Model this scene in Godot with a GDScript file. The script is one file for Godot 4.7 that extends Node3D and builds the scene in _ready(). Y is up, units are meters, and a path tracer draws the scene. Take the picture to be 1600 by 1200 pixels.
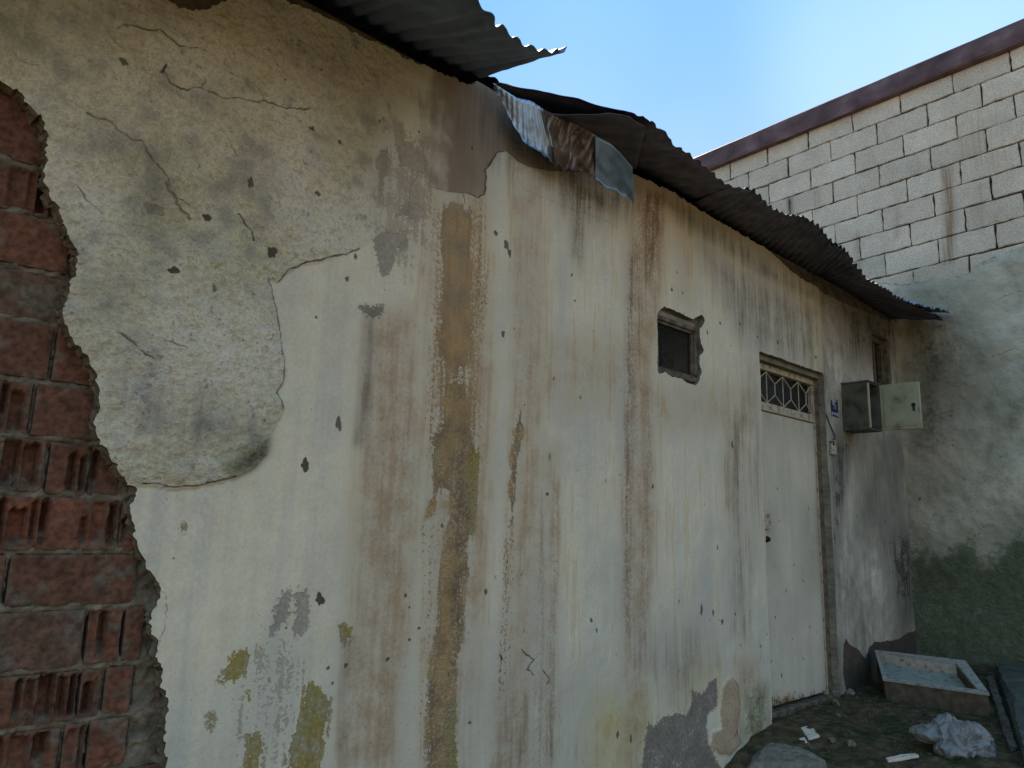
extends Node3D

# An old plastered house wall in open shade, a block wall at its end, junk in the corner.
# x runs along the house wall, y is up, z stands out of the wall; metres.

const VEIL := Vector3(0.8254, 0.5445, -0.1494)
const XC := 7.79            # face of the block wall
var M := {}
var rng := RandomNumberGenerator.new()
var sec_a := {}
var sec_b := {}
var sec_e := {}
var sec_d := {}
var bands := {}
var lock := Mutex.new()
var nz := FastNoiseLite.new()
var nz2 := FastNoiseLite.new()


func _ready():
	rng.seed = 11
	nz.seed = 5; nz.noise_type = FastNoiseLite.TYPE_SIMPLEX_SMOOTH; nz.frequency = 1.0; nz.fractal_type = FastNoiseLite.FRACTAL_FBM; nz.fractal_octaves = 4
	nz2.seed = 9; nz2.noise_type = FastNoiseLite.TYPE_SIMPLEX_SMOOTH; nz2.frequency = 1.0; nz2.fractal_type = FastNoiseLite.FRACTAL_NONE
	set_camera_and_light()
	paint_walls()
	make_materials()
	make_ground()
	make_house()
	make_block_wall()
	make_cabinet()
	make_small_wall_things()
	make_junk()


func set_camera_and_light():
	var cam := Camera3D.new()
	cam.name = "camera"
	cam.transform = Transform3D(Basis(Vector3(0.720302, 0.025533, 0.693191), Vector3(-0.146885, 0.982275, 0.116448), Vector3(-0.677931, -0.185697, 0.711285)), Vector3(0.0000, 1.1885, 2.6802))
	cam.fov = 53.13
	cam.near = 0.05
	cam.far = 400.0
	add_child(cam)
	cam.current = true
	var env := Environment.new()
	env.background_mode = Environment.BG_SKY
	var sm := ProceduralSkyMaterial.new()
	sm.sky_top_color = Color(0.44, 0.70, 0.97)
	sm.sky_horizon_color = Color(1.0, 0.97, 0.92)
	sm.sky_curve = 0.22
	sm.sky_energy_multiplier = 1.0
	sm.ground_bottom_color = Color(0.25, 0.24, 0.22)
	sm.ground_horizon_color = Color(0.55, 0.56, 0.55)
	sm.sky_cover = cloud_cover()
	sm.sky_cover_modulate = Color(1, 1, 1, 0.35)
	sm.sun_angle_max = 12.0
	sm.sun_curve = 0.1
	var sky := Sky.new()
	sky.sky_material = sm
	env.sky = sky
	env.ambient_light_source = Environment.AMBIENT_SOURCE_SKY
	env.tonemap_mode = Environment.TONE_MAPPER_LINEAR
	env.tonemap_exposure = 1.3
	env.sdfgi_enabled = true
	env.ssao_enabled = true
	env.ssil_enabled = true
	var we := WorldEnvironment.new()
	we.name = "world_environment"
	we.environment = env
	add_child(we)
	var sun := DirectionalLight3D.new()
	sun.name = "sun"
	sun.light_energy = 1.6
	sun.light_color = Color(1.0, 0.94, 0.84)
	sun.light_angular_distance = 0.5
	sun.shadow_enabled = true
	sun.basis = Basis.looking_at(-Vector3(0.4285, 0.7169, -0.55).normalized())
	add_child(sun)


func cloud_cover() -> ImageTexture:
	var n := FastNoiseLite.new()
	n.seed = 21; n.frequency = 0.012; n.fractal_octaves = 5
	var src := n.get_image(512, 256, false, true, false)
	var im := Image.create(512, 256, false, Image.FORMAT_RGBA8)
	for j in 256:
		for i in 512:
			var e = 0.5 - 0.5 * cos(TAU * i / 512.0)      # fades to nothing at the seam
			var a = clampf((src.get_pixel(i, j).r - 0.5) * 3.2, 0, 1) * e
			# a thin veil of cloud over the block wall
			var up := PI * (j + 0.5) / 256.0
			var az := TAU * (i + 0.5) / 512.0
			var d := Vector3(sin(up) * sin(az), cos(up), -sin(up) * cos(az))
			var veil := smoothstep(0.955, 1.0, d.dot(VEIL)) * (0.45 + 0.9 * (src.get_pixel(i, j).r - 0.4))
			a = maxf(a, clampf(veil, 0.0, 1.0))
			im.set_pixel(i, j, Color(1, 1, 1, a))
	return ImageTexture.create_from_image(im)


# ---------------------------------------------------------------- wall paintwork: fields in wall metres, then one pass of colour and relief

func new_sec(x0: float, x1: float, y0: float, y1: float, ppm: float, mode: int) -> Dictionary:
	var s := {"x0": x0, "y1": y1, "x1": x1, "y0": y0, "ppm": ppm, "mode": mode, "fr": 80.0}
	s.W = int((x1 - x0) * ppm); s.H = int((y1 - y0) * ppm)
	s.lw = int((x1 - x0) * s.fr); s.lh = int((y1 - y0) * s.fr)
	s.F = {}
	s.soft = {}
	var c := PackedByteArray(); c.resize(s.W * s.H); c.fill(0)
	s.crk = c
	return s


func field(s: Dictionary, name: String, fill: float) -> PackedFloat32Array:
	if not s.F.has(name):
		var a := PackedFloat32Array(); a.resize(s.lw * s.lh); a.fill(fill)
		s.F[name] = a
	return s.F[name]


func poly(s: Dictionary, name: String, pl: Array, feather := 0.0, strength := 1.0):
	# feather 0: signed distance, united; feather > 0: a soft stain 0..strength
	var p := PackedFloat32Array(pl)
	var sharp := feather == 0.0
	var a := field(s, name, -0.5 if sharp else 0.0)
	var n := p.size() / 2
	var lo := Vector2(1e9, 1e9); var hi := -lo
	for i in n:
		lo = lo.min(Vector2(p[2 * i], p[2 * i + 1])); hi = hi.max(Vector2(p[2 * i], p[2 * i + 1]))
	var m := 0.09 if sharp else feather
	var fr: float = s.fr
	var x0: float = s.x0; var y1: float = s.y1; var lw: int = s.lw; var lh: int = s.lh
	var i0 := maxi(0, int((lo.x - m - x0) * fr)); var i1 := mini(lw - 1, int((hi.x + m - x0) * fr))
	var j0 := maxi(0, int((y1 - hi.y - m) * fr)); var j1 := mini(lh - 1, int((y1 - lo.y + m) * fr))
	var bw := i1 - i0 + 1
	if bw <= 0 or j1 < j0:
		return
	var d2 := PackedFloat32Array(); d2.resize(bw * (j1 - j0 + 1)); d2.fill(m * m)
	for k in n:
		var q := (k + 1) % n
		var ax := p[2 * k]; var ay := p[2 * k + 1]
		var ex := p[2 * q] - ax; var ey := p[2 * q + 1] - ay
		var il := 1.0 / (ex * ex + ey * ey + 1e-12)
		var si0 := maxi(i0, int((minf(ax, ax + ex) - m - x0) * fr)); var si1 := mini(i1, int((maxf(ax, ax + ex) + m - x0) * fr))
		var sj0 := maxi(j0, int((y1 - maxf(ay, ay + ey) - m) * fr)); var sj1 := mini(j1, int((y1 - minf(ay, ay + ey) + m) * fr))
		for j in range(sj0, sj1 + 1):
			var wy := y1 - (j + 0.5) / fr - ay
			for i in range(si0, si1 + 1):
				var wx := x0 + (i + 0.5) / fr - ax
				var t := clampf((wx * ex + wy * ey) * il, 0.0, 1.0)
				var qx := wx - ex * t; var qy := wy - ey * t
				var dd := qx * qx + qy * qy
				var at := (j - j0) * bw + i - i0
				if dd < d2[at]:
					d2[at] = dd
	for j in range(j0, j1 + 1):
		var y := y1 - (j + 0.5) / fr
		var xs: Array[float] = []
		for k in n:
			var q := (k + 1) % n
			if (p[2 * k + 1] > y) != (p[2 * q + 1] > y):
				xs.append(p[2 * k] + (p[2 * q] - p[2 * k]) * (y - p[2 * k + 1]) / (p[2 * q + 1] - p[2 * k + 1]))
		xs.sort()
		var c := 0
		for i in range(i0, i1 + 1):
			var x := x0 + (i + 0.5) / fr
			while c < xs.size() and xs[c] < x:
				c += 1
			var d := sqrt(d2[(j - j0) * bw + i - i0])
			if c % 2 == 0:
				d = -d
			if not sharp:
				var t := clampf(0.5 + 0.5 * d / feather, 0.0, 1.0)
				d = strength * t * t * (3.0 - 2.0 * t)
			if d > a[j * lw + i]:
				a[j * lw + i] = d
	s.F[name] = a


func sample(s: Dictionary, a: PackedFloat32Array, x: float, y: float) -> float:
	var fx := clampf((x - s.x0) * s.fr - 0.5, 0.0, s.lw - 1.001); var fy := clampf((s.y1 - y) * s.fr - 0.5, 0.0, s.lh - 1.001)
	var i := int(fx); var j := int(fy)
	var u := fx - i; var v := fy - j
	var w: int = s.lw
	var k := j * w + i
	return lerpf(lerpf(a[k], a[k + 1], u), lerpf(a[k + w], a[k + w + 1], u), v)


func stamp(s: Dictionary, x: float, y: float, r: float, v: int, sq := 1.0, jag := 0.24):
	var W: int = s.W; var H: int = s.H; var ppm: float = s.ppm
	var cx: float = (x - s.x0) * ppm; var cy: float = (s.y1 - y) * ppm
	var R := r * ppm
	var c: PackedByteArray = s.crk
	var ph := x * 37.0 + y * 11.0
	for j in range(maxi(0, int(cy - R * 1.6 * sq) - 1), mini(H, int(cy + R * 1.6 * sq) + 2)):
		for i in range(maxi(0, int(cx - R * 1.6) - 1), mini(W, int(cx + R * 1.6) + 2)):
			var dx := i + 0.5 - cx; var dy := (j + 0.5 - cy) / sq
			var an := atan2(dy, dx)
			var rr := R * (1.0 + jag * nz2.get_noise_2d(ph + 0.7 * cos(an), 0.7 * sin(an)) * 2.0)
			var t := clampf((rr - sqrt(dx * dx + dy * dy)) + 0.5, 0.0, 1.0)
			var q := int(v * t)
			if q > c[j * W + i]:
				c[j * W + i] = q
	s.crk = c


func crack(s: Dictionary, pl: Array, wid: float, v: int, jit := 0.006):
	var W: int = s.W; var H: int = s.H; var ppm: float = s.ppm
	var c: PackedByteArray = s.crk
	var n := pl.size() / 2
	for k in n - 1:
		var a := Vector2(pl[2 * k], pl[2 * k + 1]); var b := Vector2(pl[2 * k + 2], pl[2 * k + 3])
		var L := a.distance_to(b)
		var steps := int(L * ppm * 1.5) + 1
		var nn := (b - a).orthogonal().normalized()
		for q in steps:
			var p := a.lerp(b, float(q) / steps)
			p += Vector2(nz.get_noise_2d(p.x * 14.0, p.y * 14.0), nz.get_noise_2d(p.x * 14.0 + 50.0, p.y * 14.0)) * jit * 2.0
			var w := wid * ppm * (0.55 + 0.9 * absf(nz.get_noise_2d(p.x * 9.0 + 20.0, p.y * 9.0)) * 2.0)
			var cx: float = (p.x - s.x0) * ppm; var cy: float = (s.y1 - p.y) * ppm
			var r := int(w) + 1
			for j in range(int(cy) - r, int(cy) + r + 1):
				for i in range(int(cx) - r, int(cx) + r + 1):
					if i < 0 or j < 0 or i >= W or j >= H:
						continue
					var t := clampf(w * 0.5 + 0.5 - Vector2(i + 0.5 - cx, j + 0.5 - cy).length(), 0.0, 1.0)
					var o := int(v * t)
					if o > c[j * W + i]:
						c[j * W + i] = o
	s.crk = c


func noise_bytes(s: Dictionary, fx: float, fy: float, octaves: int, sd: int, kind := FastNoiseLite.TYPE_SIMPLEX_SMOOTH) -> PackedByteArray:
	# cycles per metre along and up the wall; continuous across sections
	var n := FastNoiseLite.new()
	n.seed = sd; n.noise_type = kind
	n.fractal_type = FastNoiseLite.FRACTAL_FBM if octaves > 1 else FastNoiseLite.FRACTAL_NONE
	n.fractal_octaves = octaves
	n.fractal_gain = 0.55
	if kind == FastNoiseLite.TYPE_CELLULAR:
		n.cellular_return_type = FastNoiseLite.RETURN_DISTANCE
	n.frequency = fx / s.ppm
	n.offset = Vector3(s.x0 * s.ppm, -s.y1 * s.ppm * fy / fx, 0)
	var h := maxi(4, int(ceil(s.H * fy / fx)))
	var im := n.get_image(s.W, h, false, false, false)
	im.convert(Image.FORMAT_L8)
	if h != s.H:
		im.resize(s.W, s.H, Image.INTERPOLATE_CUBIC)
	return im.get_data()


func prepare(s: Dictionary):
	s.big = noise_bytes(s, 1.1, 1.1, 4, 101)
	s.mid = noise_bytes(s, 6.0, 6.0, 5, 102)
	s.fin = noise_bytes(s, 38.0, 38.0, 4, 103)
	s.grit = noise_bytes(s, 95.0, 95.0, 2, 104)
	s.str1 = noise_bytes(s, 7.0, 0.45, 4, 105)
	s.str2 = noise_bytes(s, 30.0, 1.6, 3, 106)
	s.lump = noise_bytes(s, 15.0, 22.0, 4, 107)
	for k in ["layer", "up", "grey", "dgrey", "brown", "ochre", "beige", "moss", "off"]:
		field(s, k, -0.5)
	for k in ["rust", "dark", "yel", "speck", "speckb", "pale", "lsoft", "brn", "grn"]:
		field(s, k, 0.0)
	for k in s.F.keys():
		var im := Image.create_from_data(s.lw, s.lh, false, Image.FORMAT_RF, (s.F[k] as PackedFloat32Array).to_byte_array())
		im.resize(s.W, s.H, Image.INTERPOLATE_BILINEAR)
		s["hi_" + k] = im.get_data().to_float32_array()


func band(n: int, s: Dictionary, rows: int, key: String):
	var out := paint_rows(s, n * rows, mini(s.H, (n + 1) * rows))
	lock.lock()
	bands[key + str(n)] = out
	lock.unlock()


func finish(s: Dictionary, key: String):
	prepare(s)
	var rows := 64
	var count := int(ceil(float(s.H) / rows))
	var id := WorkerThreadPool.add_group_task(band.bind(s, rows, key), count)
	WorkerThreadPool.wait_for_group_task_completion(id)
	var col := PackedByteArray(); var hgt := PackedByteArray()
	for n in count:
		col.append_array(bands[key + str(n)][0]); hgt.append_array(bands[key + str(n)][1])
	bands.clear()
	var ci := Image.create_from_data(s.W, s.H, false, Image.FORMAT_RGB8, col)
	var hi := Image.create_from_data(s.W, s.H, false, Image.FORMAT_RF, hgt)
	for k in s.keys():
		if k.begins_with("hi_") or k in ["big", "mid", "fin", "grit", "str1", "str2", "lump"]:
			s.erase(k)
	var m := StandardMaterial3D.new()
	m.albedo_texture = ImageTexture.create_from_image(ci)
	m.texture_repeat = false
	m.roughness = 0.93
	m.metallic_specular = 0.25
	m.heightmap_enabled = true
	m.heightmap_texture = ImageTexture.create_from_image(hi)
	m.heightmap_scale = 1.0
	M[key] = m


func paint_rows(s: Dictionary, j0: int, j1: int) -> Array:
	var W: int = s.W
	var mode: int = s.mode
	var big: PackedByteArray = s.big; var mid: PackedByteArray = s.mid; var fin: PackedByteArray = s.fin
	var grit: PackedByteArray = s.grit; var str1: PackedByteArray = s.str1; var str2: PackedByteArray = s.str2; var lump: PackedByteArray = s.lump
	var crk: PackedByteArray = s.crk
	var f_layer: PackedFloat32Array = s.hi_layer; var f_up: PackedFloat32Array = s.hi_up
	var f_grey: PackedFloat32Array = s.hi_grey; var f_dg: PackedFloat32Array = s.hi_dgrey; var f_br: PackedFloat32Array = s.hi_brown
	var f_oc: PackedFloat32Array = s.hi_ochre; var f_be: PackedFloat32Array = s.hi_beige; var f_mo: PackedFloat32Array = s.hi_moss
	var f_off: PackedFloat32Array = s.hi_off
	var s_ru: PackedFloat32Array = s.hi_rust; var s_da: PackedFloat32Array = s.hi_dark; var s_ye: PackedFloat32Array = s.hi_yel
	var s_sp: PackedFloat32Array = s.hi_speck; var s_sb: PackedFloat32Array = s.hi_speckb; var s_pa: PackedFloat32Array = s.hi_pale
	var s_ls: PackedFloat32Array = s.hi_lsoft; var s_bn: PackedFloat32Array = s.hi_brn; var s_gn: PackedFloat32Array = s.hi_grn
	var x0: float = s.x0; var y1: float = s.y1; var ppm: float = s.ppm
	var col := PackedByteArray(); col.resize((j1 - j0) * W * 3)
	var hg := PackedFloat32Array(); hg.resize((j1 - j0) * W)
	var lr := tone_table([1.19, 1.22, 0.93][mode])
	var lg := tone_table([1.02, 1.11, 0.84][mode])
	var lb := tone_table([0.83, 0.85, 0.65][mode])
	var o := 0
	var q := 0
	for j in range(j0, j1):
		var y := y1 - (j + 0.5) / ppm
		for i in W:
			var k := j * W + i
			var x := x0 + (i + 0.5) / ppm
			var nb := big[k] / 255.0 - 0.5
			var nm := mid[k] / 255.0 - 0.5
			var nf := fin[k] / 255.0 - 0.5
			var ng := grit[k] / 255.0 - 0.5
			var n1 := str1[k] / 255.0 - 0.5
			var n2 := str2[k] / 255.0 - 0.5
			var nl := lump[k] / 255.0 - 0.5
			var r: float; var g: float; var b: float; var h: float
			var c: float
			if mode == 0:
				# paint, stained by what ran down it
				r = 184.0 + nb * 30.0 + nm * 15.0 + nf * 17.0 + ng * 9.0 + n1 * 24.0 + n2 * 8.0
				g = 186.0 + nb * 26.0 + nm * 14.0 + nf * 17.0 + ng * 9.0 + n1 * 20.0 + n2 * 8.0
				b = 172.0 + nb * 16.0 + nm * 14.0 + nf * 16.0 + ng * 8.0 + n1 * 6.0 + n2 * 6.0
				h = nm * 0.10 + nf * 0.035 + ng * 0.012
				c = clampf(s_ye[k] * (1.0 + nm * 1.8 + nf), 0.0, 1.0)
				r += (168.0 - r) * c; g += (160.0 - g) * c; b += (112.0 - b) * c
				c = clampf(s_ru[k] * (0.92 + nb * 0.9 + n1 * 1.35 + n2 * 0.8 + nm * 1.5 + nf * 1.0 + ng * 0.7), 0.0, 0.95)
				r += (149.0 - r) * c; g += (135.0 - g) * c; b += (111.0 - b) * c
				c = clampf((n1 * 1.1 + n2 * 0.9 + nm * 0.5 + nb * 0.5 - 0.17) * 1.4, 0.0, 0.26) * smoothstep(1.3, 2.2, x)
				r += (150.0 - r) * c; g += (136.0 - g) * c; b += (110.0 - b) * c
				c = clampf(s_bn[k] * (0.6 + n2 * 1.7 + nm * 1.0 + nf * 1.8 + ng * 1.0), 0.0, 0.85)
				r += (112.0 - r) * c; g += (97.0 - g) * c; b += (80.0 - b) * c
				c = clampf((s_pa[k] + n2 * 0.6 + nf * 0.8 + nm * 0.6 - 0.32) * 2.2 * ceilf(s_pa[k]), 0.0, 0.85)
				r += (196.0 - r) * c; g += (196.0 - g) * c; b += (178.0 - b) * c
				# scratches and pocks that are too many to list
				c = clampf((nf + ng * 0.7 - 0.36 - nb * 0.1) * 9.0, 0.0, 0.6)
				r *= 1.0 - c * 0.35; g *= 1.0 - c * 0.36; b *= 1.0 - c * 0.38; h -= c * 0.12
				# paint lost in specks
				c = clampf((s_sp[k] + nf * 0.9 + nm * 0.8 + n2 * 0.7 + ng * 0.6 - 0.76) * 6.0, 0.0, 1.0)
				r += (142.0 + nb * 20.0 + nf * 40.0 - r) * c * 0.85; g += (141.0 + nb * 20.0 + nf * 40.0 - g) * c * 0.85; b += (128.0 + nb * 16.0 + nf * 36.0 - b) * c * 0.85; h -= c * 0.1
				c = clampf((s_sb[k] + nf * 1.0 + n2 * 0.6 + ng * 0.8 - 0.70) * 7.0, 0.0, 1.0)
				r += (129.0 + nb * 24.0 + nf * 34.0 - r) * c; g += (111.0 + nb * 22.0 + nf * 32.0 - g) * c; b += (82.0 + nb * 22.0 + nf * 28.0 - b) * c; h -= c * 0.09
				# paint gone in patches
				c = clampf((f_grey[k] + nf * 0.040 + nm * 0.028 + ng * 0.012) * 230.0 + 0.5, 0.0, 1.0)
				r += (141.0 + nm * 30.0 + nf * 34.0 - r) * c; g += (140.0 + nm * 30.0 + nf * 34.0 - g) * c; b += (131.0 + nm * 28.0 + nf * 32.0 - b) * c; h += c * (1.0 - c) * 0.5 - c * 0.3
				c = clampf((f_br[k] - 0.004 + nf * 0.05 + nm * 0.075 + n2 * 0.05 + ng * 0.02) * 150.0 + 0.5, 0.0, 1.0)
				c *= lerpf(1.0, 0.62, smoothstep(1.85, 2.25, y))
				var wr := clampf((nf * 1.2 + n2 * 0.8 + ng * 0.8 + nm * 0.5 - 0.14) * 6.0, 0.0, 1.0)      # paint that still clings
				c *= 1.0 - wr * 0.9
				var ob := clampf(0.5 + nm * 2.4 + n1 * 0.8, 0.0, 1.0)
				r += (122.0 + ob * 24.0 + n1 * 20.0 + n2 * 24.0 + nf * 44.0 + nm * 34.0 + ng * 20.0 - r) * c; g += (110.0 + ob * 17.0 + n1 * 16.0 + n2 * 22.0 + nf * 42.0 + nm * 34.0 + ng * 20.0 - g) * c; b += (91.0 - ob * 3.0 + n1 * 12.0 + n2 * 20.0 + nf * 38.0 + nm * 38.0 + ng * 18.0 - b) * c; h += c * (1.0 - c) * 0.5 - c * 0.28
				c = clampf((f_oc[k] + nf * 0.046 + nm * 0.04 + n2 * 0.04 + ng * 0.016) * 200.0 + 0.5, 0.0, 1.0)
				c *= 1.0 - clampf((nf * 1.1 + n2 * 0.7 + ng * 0.6 + nm * 0.5 - 0.22) * 6.0, 0.0, 1.0) * 0.75
				var og := clampf(0.5 + nm * 2.2 + nf * 1.2, 0.0, 1.0)
				r += (138.0 - og * 10.0 + n2 * 30.0 + nf * 44.0 + nm * 30.0 - r) * c; g += (128.0 - og * 2.0 + n2 * 28.0 + nf * 42.0 + nm * 30.0 - g) * c; b += (72.0 + og * 30.0 + n2 * 26.0 + nf * 40.0 + nm * 30.0 - b) * c; h += c * (1.0 - c) * 0.5 - c * 0.28
				c = clampf((f_dg[k] + nf * 0.05 + nm * 0.04 + ng * 0.02) * 180.0 + 0.5, 0.0, 1.0)
				c *= 1.0 - clampf((nf * 1.2 + nm * 0.7 + ng * 0.7 - 0.34) * 6.0, 0.0, 1.0) * 0.8
				r += (116.0 + nm * 36.0 + nf * 40.0 - r) * c; g += (115.0 + nm * 36.0 + nf * 40.0 - g) * c; b += (107.0 + nm * 34.0 + nf * 38.0 - b) * c; h += c * (1.0 - c) * 0.5 - c * 0.28
				c = clampf((f_be[k] + nf * 0.03 + nm * 0.03) * 200.0 + 0.5, 0.0, 1.0)
				r += (154.0 + nm * 36.0 + nf * 44.0 - r) * c; g += (143.0 + nm * 36.0 + nf * 44.0 - g) * c; b += (121.0 + nm * 34.0 + nf * 42.0 - b) * c; h += c * 0.25
				# bare render under the eaves
				c = clampf((f_up[k] + nf * 0.008 + nm * 0.008) * 320.0 + 0.5, 0.0, 1.0)
				c *= smoothstep(1.86, 2.12, x + nm * 0.25 + n1 * 0.3)
				if c > 0.0:
					r += (131.0 + nb * 20.0 + nm * 20.0 + n1 * 26.0 + nf * 12.0 - r) * c; g += (123.0 + nb * 20.0 + nm * 20.0 + n1 * 24.0 + nf * 12.0 - g) * c; b += (109.0 + nb * 20.0 + nm * 18.0 + n1 * 22.0 + nf * 12.0 - b) * c; h += (nm * 0.12 + nf * 0.05 - 0.3 - h) * c
				# the thick old render
				c = clampf((f_layer[k] + nf * 0.006) * 320.0 + 0.5, 0.0, 1.0)
				var sf := clampf(s_ls[k] * 1.35 + nm * 0.9 + nf * 0.5 - 0.18, 0.0, 1.0)
				c *= sf
				if c > 0.0:
					var t := 1.0 + nb * 0.26 + nm * 0.20 + nl * 0.22 + nf * 0.26 + ng * 0.22
					var pit := clampf((nl * 0.8 + nf * 0.9 + ng * 0.6 - 0.30 + nb * 0.5 + nm * 0.4) * 5.0, 0.0, 1.0)
					var smudge := clampf((nm * 1.3 + nl * 0.45 - nb * 0.7 + nf * 0.5 - 0.10) * 3.2, 0.0, 1.0)
					t *= (1.0 - pit * 0.26) * (1.0 - smudge * 0.20)
					r += ((171.0 - nm * 8.0) * t - r) * c; g += ((173.0 - nm * 4.0) * t - g) * c; b += ((157.0 + nb * 24.0 + nm * 14.0) * t - b) * c
					h += (nm * 0.75 + nl * 0.85 + nf * 0.6 + ng * 0.2 - pit * 0.45 - h) * c
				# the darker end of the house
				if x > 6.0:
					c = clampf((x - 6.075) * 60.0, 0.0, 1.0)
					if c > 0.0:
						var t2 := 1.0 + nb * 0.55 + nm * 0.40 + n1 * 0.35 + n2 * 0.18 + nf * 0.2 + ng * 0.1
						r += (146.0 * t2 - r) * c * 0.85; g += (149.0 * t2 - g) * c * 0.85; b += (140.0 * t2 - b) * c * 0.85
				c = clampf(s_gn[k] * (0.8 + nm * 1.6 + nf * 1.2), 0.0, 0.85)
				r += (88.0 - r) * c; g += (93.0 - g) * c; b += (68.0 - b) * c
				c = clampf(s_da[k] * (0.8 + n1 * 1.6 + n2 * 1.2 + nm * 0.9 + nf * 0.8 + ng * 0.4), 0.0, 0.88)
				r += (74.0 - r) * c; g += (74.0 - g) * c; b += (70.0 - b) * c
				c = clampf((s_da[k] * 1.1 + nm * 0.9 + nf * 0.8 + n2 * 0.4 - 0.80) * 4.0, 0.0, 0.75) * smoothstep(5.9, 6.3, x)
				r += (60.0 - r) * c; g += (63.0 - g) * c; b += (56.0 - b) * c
				c = clampf((f_off[k] + nf * 0.02 + nm * 0.02) * 200.0 + 0.5, 0.0, 1.0)
				r += (72.0 + nf * 30.0 + nm * 20.0 - r) * c; g += (68.0 + nf * 30.0 + nm * 20.0 - g) * c; b += (60.0 + nf * 26.0 + nm * 18.0 - b) * c; h -= c * 0.5
			elif mode == 2:
				# sheet metal door in old cream paint
				r = 196.0 + nb * 22.0 + nm * 14.0 + nf * 9.0 + n1 * 18.0
				g = 194.0 + nb * 22.0 + nm * 14.0 + nf * 9.0 + n1 * 17.0
				b = 184.0 + nb * 18.0 + nm * 14.0 + nf * 9.0 + n1 * 14.0
				h = nb * 0.7 + nm * 0.08 + nf * 0.02
				c = clampf(s_pa[k] * (0.8 + n2 + nf), 0.0, 0.7)
				r += (208.0 - r) * c; g += (207.0 - g) * c; b += (196.0 - b) * c
				c = clampf(s_da[k] * (0.8 + n1 * 1.6 + nm * 1.4 + nf), 0.0, 0.7)
				r += (118.0 - r) * c; g += (116.0 - g) * c; b += (106.0 - b) * c
				c = clampf((s_ru[k] + nf * 0.7 + nm * 0.7 + n2 * 0.4 - 0.42) * 4.0, 0.0, 0.95)
				r += (112.0 + nf * 40.0 - r) * c; g += (84.0 + nf * 34.0 - g) * c; b += (62.0 + nf * 28.0 - b) * c
				h -= c * 0.08
			else:
				# end wall: blocks above, cement coat below (the coat is its own mesh and uses the same sheet)
				c = clampf((f_layer[k] + nf * 0.02 + nm * 0.02) * 100.0 + 0.5, 0.0, 1.0)
				var tb := 1.0 + nb * 0.16 + nm * 0.10 + nf * 0.26 + ng * 0.42 - clampf((nf * 0.8 + ng - 0.30) * 5.0, 0.0, 1.0) * 0.3
				r = 192.0 * tb; g = 189.0 * tb; b = 182.0 * tb
				h = nf * 0.3 + ng * 0.4
				var tc := 0.96 + nb * 0.46 + nm * 0.34 + nl * 0.10 + nf * 0.16 + ng * 0.12 - clampf((nl * 0.9 + nm * 0.5 + nf * 0.6 - 0.26) * 5.0, 0.0, 1.0) * 0.22
				r += ((172.0 + nb * 8.0) * tc - r) * c; g += (173.0 * tc - g) * c; b += ((165.0 + nb * 8.0) * tc - b) * c
				h += (nm * 0.6 + nl * 0.35 + nf * 0.28 - h) * c
				c = clampf(s_ru[k] * (0.7 + n2 * 1.6 + nf * 0.9), 0.0, 0.8)
				r += (128.0 - r) * c; g += (112.0 - g) * c; b += (94.0 - b) * c
				c = clampf(s_pa[k] * (0.6 + nm * 1.6 + nf * 1.2), 0.0, 0.7)
				r += (168.0 - r) * c; g += (166.0 - g) * c; b += (152.0 - b) * c
				c = clampf(s_da[k] * (0.8 + nm * 1.2 + nl * 0.8 + nf * 0.5), 0.0, 0.9)
				r += (70.0 - r) * c; g += (72.0 - g) * c; b += (64.0 - b) * c
				c = clampf((f_mo[k] + nm * 0.24 + nf * 0.12 + nl * 0.12) * 8.0 + 0.5, 0.0, 1.0)
				var tm := 1.0 + nm * 0.45 + nl * 0.4 + nf * 0.5 + ng * 0.2
				r += (74.0 * tm - r) * c * 0.93; g += (83.0 * tm - g) * c * 0.93; b += (68.0 * tm - b) * c * 0.93
				h += c * (nf * 0.2 + ng * 0.1)
			var cr := crk[k] / 255.0
			if cr > 0.0:
				var cd := pow(cr, 1.4) * 0.86
				r += (52.0 - r) * cd; g += (48.0 - g) * cd; b += (42.0 - b) * cd
				h -= cr * 0.7
			col[o] = lr[clampi(int(r), 0, 255)]; col[o + 1] = lg[clampi(int(g), 0, 255)]; col[o + 2] = lb[clampi(int(b), 0, 255)]
			o += 3
			hg[q] = h
			q += 1
	return [col, hg.to_byte_array()]


func tone_table(times: float) -> PackedByteArray:
	# the pigment strength of the whole sheet
	var t := PackedByteArray(); t.resize(256)
	for i in 256:
		t[i] = clampi(int(255.0 * pow(pow(i / 255.0, 2.2) * times, 1.0 / 2.2) + 0.5), 0, 255)
	return t


func both(name: String, pl: Array, feather := 0.0, strength := 1.0):
	var lo := 1e9; var hi := -1e9
	for i in pl.size() / 2:
		lo = minf(lo, pl[2 * i]); hi = maxf(hi, pl[2 * i])
	var m := maxf(feather, 0.1)
	if lo - m < sec_a.x1: poly(sec_a, name, pl, feather, strength)
	if hi + m > sec_b.x0: poly(sec_b, name, pl, feather, strength)


func line(pl: Array, wid: float, v: int, jit := 0.006):
	crack(sec_a, pl, wid, v, jit)
	crack(sec_b, pl, wid, v, jit)


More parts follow.
